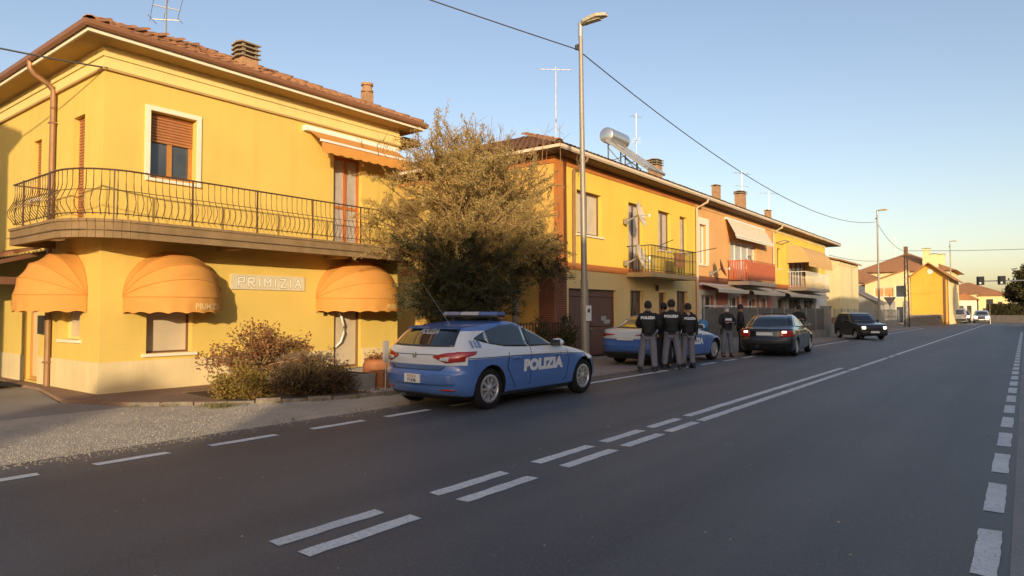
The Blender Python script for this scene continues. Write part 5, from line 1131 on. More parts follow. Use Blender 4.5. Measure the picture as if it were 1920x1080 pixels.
def wheel_meshes(key, r, wd, style):
    if key in WHEELS: return WHEELS[key]
    t = MB(); ri = r * .66; t.lathe([(ri, -wd / 2 + .01), (r * .90, -wd / 2), (r * .97, -wd / 2 + .02), (r, -wd / 2 + .05), (r, wd / 2 - .05), (r * .97, wd / 2 - .02), (r * .90, wd / 2), (ri, wd / 2 - .01)], 36, (0, 0, 0), axis='y')
    tm = t.mesh('tyre', M_RUBBER, smooth=50); m = MB()
    m.lathe([(ri + .006, wd / 2 - .03), (ri + .006, wd / 2 - .006), (ri - .02, wd / 2 + .0), (ri - .035, wd / 2 - .02), (ri - .035, wd / 2 - .06)], 36, (0, 0, 0), axis='y')
    n = style
    for k in range(n):
        a = 2 * math.pi * k / n; ca, sa = math.cos(a), math.sin(a); w0, w1 = (.027, .018) if n <= 9 else (.02, .012)
        pts = []
        for (rr, ww, yy) in ((.05, w1, wd / 2 - .012), (ri - .025, w0, wd / 2 - .016)):
            for s in (-1, 1): pts.append((rr * ca - s * ww * sa, yy, rr * sa + s * ww * ca))
        m.prism([pts[0], pts[1], pts[3], pts[2]], (0, -.035, 0))
        a2 = a + math.pi / n; m.prism([((ri - .03) * math.cos(a2 + q), wd / 2 - .018, (ri - .03) * math.sin(a2 + q)) for q in (-.07, .07)] + [((ri - .075) * math.cos(a2 + q), wd / 2 - .02, (ri - .075) * math.sin(a2 + q)) for q in (.03, -.03)], (0, -.03, 0))
    m.lathe([(0, wd / 2 + .002), (.045, wd / 2), (.065, wd / 2 - .015), (.065, wd / 2 - .05)], 18, (0, 0, 0), axis='y')
    rm = m.mesh('rim', M_RIM, smooth=40); d = MB(); d.lathe([(0, wd / 2 - .075), (ri + .004, wd / 2 - .075)], 24, (0, 0, 0), axis='y'); d.lathe([(0, -wd / 2 + .03), (ri, -wd / 2 + .03)], 24, (0, 0, 0), axis='y'); dm = d.mesh('brake_disc', M_ARCH)
    WHEELS[key] = (tm, rm, dm); return WHEELS[key]
def add_wheels(root, key, xs, half, r, wd=.2, style=9, steer=0.):
    tm, rm, dm = wheel_meshes(key, r, wd, style)
    for x in xs:
        for s in (1, -1):
            w_ = bpy.data.objects.new('wheel', tm); COL.objects.link(w_); w_.parent = root; w_.location = (x, s * half, r); w_.rotation_euler = (0, random.random(), 0 if s > 0 else math.pi)
            for nm, me in (('rim', rm), ('brake_disc', dm)):
                o = bpy.data.objects.new(nm, me); COL.objects.link(o); o.parent = w_
def car_root(label, x, y, heading, cat='car', group=None, name='car'):
    return thing(name, label, cat, (x, y, 0), group, rotz=math.radians(90 - heading))
def part(m, name, mt, root, smooth=False): return m.build(name, mt, root, smooth=smooth)
def side_text(cb, root, txt, size, xc, zc, m, sgn=-1, bold=.012, sx=1., skew=0.):
    V, F = text_mesh(txt, size, bold, .0, space=1.05); mb = MB(); f = -1 if sgn < 0 else 1     # right side (y<0): text runs forward
    g = lambda x: xc + (x if sgn < 0 else -x)
    mb.add([(g(v[0] * sx + v[1] * skew), sgn * (cb.side(g(v[0] * sx), zc + v[1]) + .010), zc + v[1]) for v in V], F); return mb.build('lettering', m, root)
def mirror_pair(root, x, z, w_, mt, dark):
    for s in (1, -1):
        m = MB(); y = s * (w_ + .13)
        m.lathe([(0, -.10), (.055, -.09), (.075, -.03), (.075, .04), (.06, .07), (0, .075)], 12, (0, 0, 0), axis='x'); m.v = [(x - v[0] * .9, y + v[1] * 1.55, z + v[2]) for v in m.v]; o = m.build('wing_mirror', mt, root, smooth=True)
        MB().box(x - .075, x - .062, y - .10, y + .10, z - .055, z + .055).build('mirror_glass', dark, o); MB().beam((x + .03, s * (w_ - .02), z - .05), (x, y - s * .05, z - .04), .05, .04).build('mirror_arm', M_BLACKP, o)
POL_BLUE = (.085, .19, .50); POL_WHITE = (.74, .76, .78)
# ---- near police hatchback
def police_hatch():
    r = car_root('blue and white police hatchback parked nearest on the verge, light bar on its roof', -7.40, 7.95, 1.0, name='police_car', group='police cars')
    cb = CarBody(
        [(.17, -.56), (.24, -.66), (.34, -.745), (.46, -.785), (.56, -.785), (.62, -.75), (.70, -.735), (.80, -.745), (.86, -.735), (.96, -.68), (1.02, -.62), (1.20, -.45), (1.27, -.375), (1.295, -.35), (1.32, -.22), (1.36, .03), (1.40, .32), (1.43, .62), (1.44, .78)],
        [(.17, 3.22), (.26, 3.38), (.40, 3.44), (.54, 3.42), (.64, 3.36), (.72, 3.20), (.79, 2.93), (.86, 2.55), (.92, 2.16), (.965, 1.90), (1.05, 1.73), (1.18, 1.47), (1.29, 1.24), (1.36, 1.10), (1.405, .99), (1.43, .92), (1.44, .88)],
        [(.17, .80), (.25, .86), (.40, .885), (.55, .893), (.70, .902), (.80, .90), (.87, .88), (.93, .855), (1.0, .80), (1.15, .735), (1.28, .68), (1.36, .635), (1.40, .585), (1.425, .50), (1.44, .36)],
        [(.17, .45), (.5, .55), (.8, .52), (.95, .42), (1.05, .28), (1.3, .22), (1.44, .25)], [(.17, .75), (.5, .95), (.75, .9), (.9, .6), (1.0, .34), (1.2, .26), (1.44, .25)], 3.0, zk=.86,
        flare=((0., .48, .022, .55, .30), (2.64, .48, .02, .55, .30)))
    pm = livery('police_livery', POL_BLUE, POL_WHITE, [(-.60, 1.95, .785, 1.20), (1.9, 3.15, .755, 1.05), (-1.2, -.49, .70, 1.05)], .235)
    make_body(r, cb, pm, (0, 2.64), .365); add_wheels(r, 'hatch', (0, 2.64), .775, .318, .205, 9)
    for s in (1, -1):
        part(cb.patch('side', [(.06, 1.02), (.40, .955), (1.0, .93)], [(.06, 1.245), (.45, 1.335), (1.0, 1.385)], sgn=s), 'rear_side_window', M_CARGLASS, r, True)
        part(cb.patch('side', [(1.06, .93), (1.5, .93), (1.92, .935)], [(1.06, 1.385), (1.16, 1.365), (1.42, 1.20), (1.76, 1.0)], sgn=s), 'front_side_window', M_CARGLASS, r, True)
        part(cb.patch('side', [(-.25, 1.105), (.035, 1.025)], [(-.22, 1.135), (.035, 1.235)], sgn=s, N=5, M=3), 'quarter_window', M_CARGLASS, r, True)
        part(cb.patch('side', [(.985, .93), (1.075, .93)], [(.985, 1.385), (1.075, 1.385)], .004, 3, 8, s), 'door_pillar', M_BLACKP, r)
        for pts in ([(1.03, .92), (1.02, .55), (1.0, .30)], [(2.05, .90), (2.12, .62), (2.06, .36), (1.95, .29)], [(.45, .86), (.38, .62), (.55, .40), (.62, .29)]): part(cb.ribbon(pts, sgn=s), 'door_seam', M_ARCH, r)
        part(cb.ribbon([(-.5, .80), (.6, .795), (1.9, .775), (2.6, .745)], .014, .004, s), 'waist_crease_shade', mat('crease_shadow', (.10, .14, .25), .4), r)  # crease shadow drawn as a dark ribbon on the flank
        part(cb.ribbon([(.65, .36), (1.0, .375), (1.95, .40)], .02, .010, s), 'door_moulding', pm, r)
        for x in (.52, 1.62): part(cb.patch('side', [(x, .742), (x + .2, .748)], [(x, .772), (x + .2, .778)], .025, 4, 2, s, .04), 'door_handle', pm, r, True)
        part(cb.patch('side', [(-.62, .80), (-.35, .86)], [(-.60, .90), (-.30, .905)], .012, 8, 4, s), 'tail_lamp', M_REDL, r, True)
        part(cb.patch('rear', [(s * .38, .815), (s * .60, .73), (s * .84, .76)], [(s * .38, .835), (s * .60, .885), (s * .86, .905)], .014, 10, 6), 'tail_lamp', M_REDL, r, True)
        part(cb.patch('rear', [(s * .50, .772), (s * .64, .752)], [(s * .52, .815), (s * .66, .822)], .02, 4, 3), 'reversing_lamp', M_CLEARL, r, True)
        part(cb.patch('side', [(2.75, .63), (3.16, .60)], [(2.62, .74), (3.02, .705)], .010, 8, 4, s), 'headlight', M_CLEARL, r, True)
        part(cb.patch('rear', [(s * .52, .315), (s * .72, .315)], [(s * .52, .345), (s * .72, .345)], .012, 4, 2), 'reflector', M_REDL, r, True)
    part(cb.patch('rear', [(-.66, .985), (0, .975), (.66, .985)], [(-.56, 1.272), (0, 1.283), (.56, 1.272)], .008, 18, 8), 'rear_window', M_CARGLASS, r, True)
    part(cb.patch('front', [(-.66, .985), (0, .985), (.66, .985)], [(-.52, 1.34), (0, 1.36), (.52, 1.34)], .008, 18, 8), 'windscreen', M_CARGLASS, r, True)
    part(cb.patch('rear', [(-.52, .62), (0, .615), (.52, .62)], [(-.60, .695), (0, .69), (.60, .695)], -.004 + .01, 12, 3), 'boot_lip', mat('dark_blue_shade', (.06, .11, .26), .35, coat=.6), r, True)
    part(cb.patch('rear', [(-.74, .40), (0, .385), (.74, .40)], [(-.70, .565), (0, .57), (.70, .565)], .004, 16, 4), 'bumper_recess', mat('bumper_panel', (.075, .16, .42), .35, coat=.6), r, True)
    part(cb.patch('rear', [(-.68, .17), (0, .17), (.68, .17)], [(-.74, .25), (0, .27), (.74, .25)], .012, 16, 3), 'lower_bumper', M_BLACKP, r, True)
    pl = MB().box(-.815, -.79, -.165, .165, .425, .555).build('number_plate', M_PLATE, r); xp = -.817
    V, F = text_mesh('POLIZIA', .055, .001, 0); MB().add([(xp, -v[0], .52 + v[1]) for v in V], F).build('plate_text', mat('plate_red', (.45, .12, .1), .6), pl)
    V, F = text_mesh('F1636', .075, .002, 0); MB().add([(xp, -v[0], .462 + v[1]) for v in V], F).build('plate_text', M_DARKTXT, pl)
    m = MB(); m.lathe([(0, 0), (.045, .0), (.045, .012), (0, .016)], 14, (0, 0, 0), axis='x'); m.v = [(-.745 - v[0], v[1], .835 + v[2]) for v in m.v]; m.build('emblem', M_CHROME, r)
    part(cb.ribbon([(0, 0), (.001, 0)]), 'boot_line', M_ARCH, r) if False else None
    part(cb.patch('rear', [(-.62, .846), (0, .842), (.62, .846)], [(-.62, .856), (0, .852), (.62, .856)], .004, 14, 1), 'boot_line', M_ARCH, r)
    side_text(cb, r, 'POLIZIA', .235, 1.36, .615, mat('livery_white', (.78, .80, .82), .4), bold=.018, sx=1.22)
    side_text(cb, r, '113', .14, -.27, 1.0, mat('livery_blue', (.16, .26, .48), .4), bold=.008, sx=1.15)
    V, F = text_mesh('POLIZIA', .10, .004, 0); MB().add([(cb.rear(-v[0] * 1.1, 1.185 + v[1]) - .012, -v[0] * 1.1, 1.185 + v[1]) for v in V], F).build('window_lettering', mat('faded_white', (.42, .44, .46), .4), r)
    mirror_pair(r, 1.70, .965, .82, paint('mirror_white', POL_WHITE), M_CARGLASS)
    # light bar and aerial
    lb = MB(); lb.prism([(.50, -.62, 1.405), (.44, -.50, 1.405), (.44, .50, 1.405), (.50, .62, 1.405), (.66, .62, 1.405), (.74, .50, 1.405), (.74, -.50, 1.405), (.66, -.62, 1.405)], (0, 0, .034)); lo = lb.build('light_bar', M_BLACKP, r)
    for a, b, mm in ((-.60, -.22, mat('beacon_blue', (.10, .16, .38), .1, coat=.6)), (-.20, .20, mat('beacon_clear', (.45, .47, .52), .1, coat=.6)), (.22, .60, MATS['beacon_blue'])):
        MB().prism([(.47, a, 1.44), (.71, a, 1.44), (.685, a, 1.495), (.50, a, 1.495)], (0, b - a, 0)).build('beacon_lens', mm, lo)
    [MB().box(.53, .65, y - .04, y + .04, 1.30, 1.405).build('bar_foot', M_BLACKP, lo) for y in (-.42, .42)]
    MB().tube([(.0, .0, 1.28), (-.03, .0, 1.34), (-.52, .06, 1.92)], [.018, .007, .003], 5).build('aerial', M_STEEL, r)
    m = MB(); m.prism([(-.40, -.54, 1.232), (-.40, .54, 1.232), (-.20, .56, 1.262), (-.20, -.56, 1.262)], (0, 0, .012)); m.build('roof_spoiler', paint('police_blue', POL_BLUE), r)
    MB().tube([(-.72, .35, .20), (-.52, .35, .22)], .03, 8).build('exhaust', M_STEEL, r)
    return r
police_hatch()
# ---- generic saloon used for the second police car and the black car
def saloon(r, pm, cb, wkey, style, wb, glass_lo=.95, rw=.36, police=False, lights=False):
    make_body(r, cb, pm, (0, wb), rw); add_wheels(r, wkey, (0, wb), .76, rw - .045, .2, style)
    g = glass_lo; rt = cb.z1 - .10
    for s in (1, -1):
        part(cb.patch('side', [(.02, g + .03), (.6, g), (1.12, g - .005)], [(.30, rt - .10), (.62, rt - .01), (1.12, rt)], sgn=s), 'rear_side_window', M_CARGLASS, r, True)
        part(cb.patch('side', [(1.18, g - .005), (1.6, g - .01), (1.98, g - .01)], [(1.18, rt), (1.35, rt - .03), (1.62, rt - .17), (1.85, g + .10)], sgn=s), 'front_side_window', M_CARGLASS, r, True)
        for pts in ([(1.15, g), (1.14, .5), (1.12, .3)], [(2.12, g - .04), (2.16, .6), (2.05, .3)], [(.45, g - .02), (.42, .62), (.6, .32)]): part(cb.ribbon(pts, sgn=s), 'door_seam', M_ARCH, r)
        for x in (.55, 1.68): part(cb.patch('side', [(x, .76), (x + .2, .765)], [(x, .79), (x + .2, .795)], .022, 4, 2, s, .04), 'door_handle', pm, r, True)
        part(cb.patch('rear', *(([(s * .34, .845), (s * .84, .80)], [(s * .34, .865), (s * .84, .89)]) if police else ([(s * .48, .66), (s * .80, .66)], [(s * .48, .86), (s * .80, .88)])), .012, 8, 6), 'tail_lamp', M_REDL, r, True)
        part(cb.patch('side', *(([(-.86, .79), (-.66, .82)], [(-.86, .89), (-.66, .885)]) if police else ([(-.86, .67), (-.58, .70)], [(-.86, .86), (-.62, .87)])), .010, 6, 4, s), 'tail_lamp', M_REDL, r, True)
        if lights: part(cb.patch('rear', [(s * .55, .79), (s * .68, .79)], [(s * .55, .85), (s * .68, .85)], .02, 4, 3), 'lit_lamp', mat('lamp_lit_warm', (.9, .7, .5), .3, emit=(1, .78, .58), estr=3), r, True)
        part(cb.patch('side', [(wb + .25, .62), (wb + .68, .60)], [(wb + .18, .74), (wb + .58, .71)], .010, 8, 4, s), 'headlight', M_CLEARL, r, True)
    part(cb.patch('rear', [(-.62, g + .03), (0, g + .02), (.62, g + .03)], [(-.50, rt), (0, rt + .02), (.50, rt)], .008, 16, 8), 'rear_window', M_CARGLASS, r, True)
    part(cb.patch('front', [(-.66, g + .03), (0, g + .03), (.66, g + .03)], [(-.52, rt), (0, rt + .02), (.52, rt)], .008, 16, 8), 'windscreen', M_CARGLASS, r, True)
    xr = cb.rear(0, .72) ; MB().box(xr - .02, xr + .01, -.26, .26, .70, .81).build('number_plate', M_PLATE, r)
    part(cb.patch('rear', [(-.80, .40), (0, .39), (.80, .40)], [(-.80, .60), (0, .60), (.80, .60)], .012, 14, 3), 'bumper', pm if police else paint('dark_bumper', (.022, .021, .021), .5), r, True)
    mirror_pair(r, 1.82, g + .05, .78, pm if not police else MATS['mirror_white'], M_CARGLASS)
def saloon_body(rear, front, wb, hgt, wd, trunk=.93):
    h = hgt
    return CarBody([(.18, -rear + .2), (.28, -rear + .06), (.45, -rear), (.60, -rear), (.66, -rear + .03), (.85, -rear + .05), (trunk - .01, -rear + .10), (trunk + .03, -rear + .42), (trunk + .06, -.38), (1.10, -.18), (h - .12, .16), (h - .05, .42), (h - .015, .75), (h, .95)],
        [(.18, wb + front - .2), (.28, wb + front - .05), (.45, wb + front), (.60, wb + front - .04), (.72, wb + front - .2), (.80, wb + .3), (.88, wb - .2), (.94, wb - .62), (1.06, wb - .85), (1.2, wb - 1.13), (h - .10, wb - 1.42), (h - .04, wb - 1.62), (h, wb - 1.85)] if wb - 1.85 > .97 else [(.18, wb + front - .2), (.28, wb + front - .05), (.45, wb + front), (.60, wb + front - .04), (.72, wb + front - .2), (.80, wb + .3), (.88, wb - .2), (.94, wb - .62), (1.06, wb - .85), (1.2, wb - 1.13), (h - .10, wb - 1.42), (h - .04, wb - 1.55), (h, .98)],
        [(.18, wd * .92), (.28, wd * .97), (.5, wd), (.7, wd), (.85, wd * .985), (.93, wd * .95), (1.05, wd * .87), (1.2, wd * .80), (h - .10, wd * .73), (h - .04, wd * .66), (h, wd * .42)],
        [(.18, .4), (.5, .5), (.9, .45), (1.0, .26), (1.2, .22), (h, .3)], [(.18, .7), (.5, .9), (.8, .8), (1.0, .34), (1.2, .26), (h, .3)], 3.1, flare=((0., .46, .018, .55, .3), (wb, .46, .018, .55, .3)))
r = car_root('second police car, blue and white saloon parked behind the group of officers', -8.75, 17.55, 4.5, name='police_car', group='police cars')
cb = saloon_body(.98, .80, 2.82, 1.43, .91, .99)
pm = livery('police_livery_saloon', (.075, .165, .45), POL_WHITE, [(-1.3, 1.95, .84, 1.02), (1.9, 3.6, .80, 1.05), (-1.3, -.7, .74, 1.1), (-.7, .25, .84, 1.24)], .235)
saloon(r, pm, cb, 'saloon_p', 14, 2.82, 1.0, .37, True); side_text(cb, r, 'POLIZIA', .23, 1.4, .62, MATS['livery_white'], bold=.018, sx=1.2)
part(cb.patch('rear', [(-.86, .20), (0, .20), (.86, .20)], [(-.84, .36), (0, .38), (.84, .36)], .014, 14, 3), 'lower_bumper', M_BLACKP, r, True)
r = car_root('black saloon car moving off with its rear lamps lit', -6.98, 23.7, -4.5, name='black_saloon'); saloon(r, paint('black_paint', (.016, .015, .015), .22), saloon_body(.95, .85, 2.62, 1.42, .87, .93), 'saloon_b', 10, 2.62, .96, .355, lights=True)
# ---- small boxy dark hatchback with lit headlights
def boxy(label, x, y, heading, pm, L_=3.4, wb=2.16, wd=.74, h=1.42, lit=6., name='small_hatchback'):
    r = car_root(label, x, y, heading, name=name); ro, fo = .56, L_ - wb - .56
    cb = CarBody([(.2, -ro + .1), (.3, -ro), (.5, -ro - .02), (.85, -ro), (.95, -ro + .03), (h - .10, -ro + .24), (h - .03, -ro + .36), (h, -ro + .55)],
        [(.2, wb + fo - .08), (.3, wb + fo), (.5, wb + fo), (.72, wb + fo - .04), (.80, wb + fo - .14), (.86, wb + .12), (.93, wb - .42), (1.05, wb - .55), (h - .10, wb - .90), (h - .03, wb - 1.05), (h, wb - 1.3)],
        [(.2, wd * .95), (.3, wd), (.6, wd), (.9, wd * .98), (1.0, wd * .93), (h - .12, wd * .84), (h - .03, wd * .78), (h, wd * .6)], [(.2, .2), (.9, .22), (h, .2)], [(.2, .25), (.8, .28), (1., .25), (h, .25)], 3.4)
    make_body(r, cb, pm, (0, wb), .31); add_wheels(r, 'small', (0, wb), .63, .268, .16, 6); g = .92; rt = h - .12
    for s in (1, -1):
        part(cb.patch('side', [(-.25, g), (.55, g)], [(-.12, rt), (.55, rt)], sgn=s), 'rear_side_window', M_CARGLASS, r, True); part(cb.patch('side', [(.62, g), (1.5, g)], [(.62, rt), (1.15, rt)], sgn=s), 'front_side_window', M_CARGLASS, r, True)
        part(cb.patch('front', [(s * .46, .58), (s * .61, .58)], [(s * .46, .70), (s * .61, .70)], .012, 4, 4), 'headlight', mat('headlight_lit', (.9, .85, .7), .3, emit=(1, .88, .66), estr=lit), r, True)
        part(cb.patch('rear', [(s * .48, .55), (s * .66, .55)], [(s * .48, .75), (s * .66, .75)], .012, 3, 3), 'tail_lamp', M_REDL, r, True)
    part(cb.patch('front', [(-.56, .97), (.56, .97)], [(-.48, rt), (.48, rt)], .008, 10, 6), 'windscreen', M_CARGLASS, r, True); part(cb.patch('rear', [(-.54, g), (.54, g)], [(-.48, rt), (.48, rt)], .008, 10, 6), 'rear_window', M_CARGLASS, r, True)
    part(cb.patch('front', [(-.38, .56), (.38, .56)], [(-.38, .71), (.38, .71)], .01, 6, 3), 'grille', M_BLACKP, r, True); part(cb.patch('front', [(-.70, .30), (.70, .30)], [(-.70, .46), (.70, .46)], .03, 12, 3, 1, .05), 'bumper', M_BLACKP, r, True); part(cb.patch('rear', [(-.66, .30), (.66, .30)], [(-.66, .46), (.66, .46)], .03, 12, 3, 1, .05), 'bumper', M_BLACKP, r, True)
    xf = cb.front(0, .4); MB().box(xf + .03, xf + .05, -.22, .22, .36, .46).build('number_plate', M_PLATE, r); mirror_pair(r, 1.32, g + .06, .70, M_BLACKP, M_CARGLASS); return r
boxy('small boxy dark green hatchback with lit headlights pulling out of the verge', -7.9, 42.0, 146, paint('dark_green_paint', (.022, .022, .016), .3))
# ---- far cars
def van(label, x, y, heading, pm, name='white_van'):
    r = car_root(label, x, y, heading, cat='van', name=name)
    cb = CarBody([(.25, -.85), (.4, -.92), (1.0, -.92), (1.7, -.84), (1.88, -.7), (1.92, -.4)], [(.25, 3.4), (.5, 3.48), (.8, 3.42), (1.0, 3.2), (1.12, 2.75), (1.5, 2.3), (1.85, 1.9), (1.92, 1.5)], [(.25, .86), (.5, .92), (1.0, .92), (1.6, .84), (1.88, .76), (1.92, .6)], [(.25, .2), (1.92, .2)], [(.25, .5), (1.0, .5), (1.92, .3)], 3.4)
    make_body(r, cb, pm, (0, 2.7), .37); add_wheels(r, 'van', (0, 2.7), .79, .325, .2, 6)
    part(cb.patch('rear', [(-.66, 1.15), (.66, 1.15)], [(-.6, 1.68), (.6, 1.68)], .01, 8, 4), 'rear_window', M_CARGLASS, r, True); part(cb.patch('front', [(-.66, 1.15), (.66, 1.15)], [(-.6, 1.75), (.6, 1.75)], .01, 8, 4), 'windscreen', M_CARGLASS, r, True)
    for s in (1, -1):
        part(cb.patch('rear', [(s * .74, .75), (s * .86, .75)], [(s * .74, 1.1), (s * .86, 1.1)], .012, 3, 3), 'tail_lamp', M_REDL, r, True); part(cb.patch('side', [(1.3, 1.1), (2.3, 1.1)], [(1.3, 1.65), (1.85, 1.65)], sgn=s), 'side_window', M_CARGLASS, r, True)
    part(cb.patch('rear', [(-.85, .35), (.85, .35)], [(-.85, .55), (.85, .55)], .03, 8, 3, 1, .05), 'bumper', M_BLACKP, r, True); MB().box(cb.rear(0, .7) - .02, cb.rear(0, .7) + .01, -.26, .26, .65, .76).build('number_plate', M_PLATE, r); return r
van('small white van seen from behind by the orange house', -6.75, 101.5, -3, paint('white_paint', (.75, .74, .72), .35))
def suv(label, x, y, heading, pm, lit=8., name='silver_car'):
    r = car_root(label, x, y, heading, name=name)
    cb = CarBody([(.25, -.8), (.4, -.88), (.9, -.9), (1.1, -.8), (1.5, -.5), (1.62, -.3), (1.66, .2)], [(.25, 3.4), (.45, 3.5), (.8, 3.42), (.95, 3.1), (1.05, 2.3), (1.2, 2.0), (1.5, 1.5), (1.62, 1.1), (1.66, .7)], [(.25, .86), (.5, .92), (.95, .92), (1.1, .86), (1.5, .72), (1.62, .62), (1.66, .5)], [(.25, .4), (1.66, .3)], [(.25, .7), (1., .7), (1.66, .3)], 3.2)
    make_body(r, cb, pm, (0, 2.65), .39); add_wheels(r, 'suv', (0, 2.65), .79, .345, .22, 6)
    part(cb.patch('front', [(-.7, 1.08), (.7, 1.08)], [(-.58, 1.52), (.58, 1.52)], .01, 8, 4), 'windscreen', M_CARGLASS, r, True); part(cb.patch('front', [(-.35, .55), (.35, .55)], [(-.4, .85), (.4, .85)], .012, 6, 3), 'grille', M_BLACKP, r, True)
    for s in (1, -1):
        part(cb.patch('front', [(s * .45, .68), (s * .78, .70)], [(s * .45, .86), (s * .8, .9)], .014, 5, 3), 'headlight', MATS['headlight_lit'], r, True); part(cb.patch('side', [(.1, 1.08), (1.9, 1.08)], [(.25, 1.5), (1.35, 1.5)], sgn=s), 'side_window', M_CARGLASS, r, True)
    MB().box(cb.front(0, .45) - .01, cb.front(0, .45) + .03, -.26, .26, .40, .52).build('number_plate', M_PLATE, r); part(cb.patch('front', [(-.8, .28), (.8, .28)], [(-.8, .40), (.8, .40)], .02, 8, 2), 'lower_bumper', M_BLACKP, r, True); return r
suv('silver car with lit headlights coming towards the camera at the bend', -4.5, 106.5, 178, paint('silver_paint', (.50, .50, .49), .3, .5))
suv('dark car half hidden behind the silver car', -6.9, 113, 178, paint('anthracite_paint', (.05, .05, .055), .3), 0, 'dark_car')
# ------------------------------------------------------------------ people
def skin_mesh(nodes, edges, mats, root=0, sub=2, faces=None):
    """nodes: list of (x, y, z, rx, ry); returns an evaluated skin + subdivision mesh"""
    bm = bmesh.new(); L_ = bm.verts.layers.skin.verify(); vs = []
    for i, (x, y, z, rx, ry) in enumerate(nodes):
        v = bm.verts.new((x, y, z)); v[L_].radius = (rx, ry); v[L_].use_root = (i == root); vs.append(v)
    for a, b in edges: bm.edges.new((vs[a], vs[b]))
    me = bpy.data.meshes.new('skin'); bm.to_mesh(me); bm.free(); o = bpy.data.objects.new('skin', me); COL.objects.link(o)
    k = o.modifiers.new('s', 'SKIN'); k.use_smooth_shade = True; k.branch_smoothing = .3; q = o.modifiers.new('d', 'SUBSURF'); q.levels = sub; q.render_levels = sub
    bpy.context.view_layer.update(); nm = bpy.data.meshes.new_from_object(o.evaluated_get(bpy.context.evaluated_depsgraph_get())); bpy.data.objects.remove(o)
    nm.materials.clear(); [nm.materials.append(m) for m in mats]; nm.polygons.foreach_set('use_smooth', [True] * len(nm.polygons)); return nm
M_SKIN = mat('skin', (.48, .29, .20), .55, var=.1, vscale=20); M_JACK = mat('black_jacket', (.014, .014, .016), .75, var=.4, vscale=14, bump=.3, bscale=30); M_TROU = mat('grey_trousers', (.20, .205, .245), .85, var=.2, vscale=16, bump=.3, bscale=30)
M_DTROU = mat('dark_trousers', (.03, .03, .035), .85, var=.2, vscale=12); M_JEANS = mat('jeans_blue_grey', (.16, .18, .22), .85, var=.25, vscale=14); M_SHOE = mat('black_boots', (.012, .012, .013), .5); M_HAIR = mat('dark_hair', (.025, .018, .014), .8); M_REFL = mat('reflective_lettering', (.72, .74, .76), .5); M_MASK = mat('face_mask_white', (.72, .72, .72), .8); M_GHAIR = mat('grey_hair', (.30, .28, .26), .8)
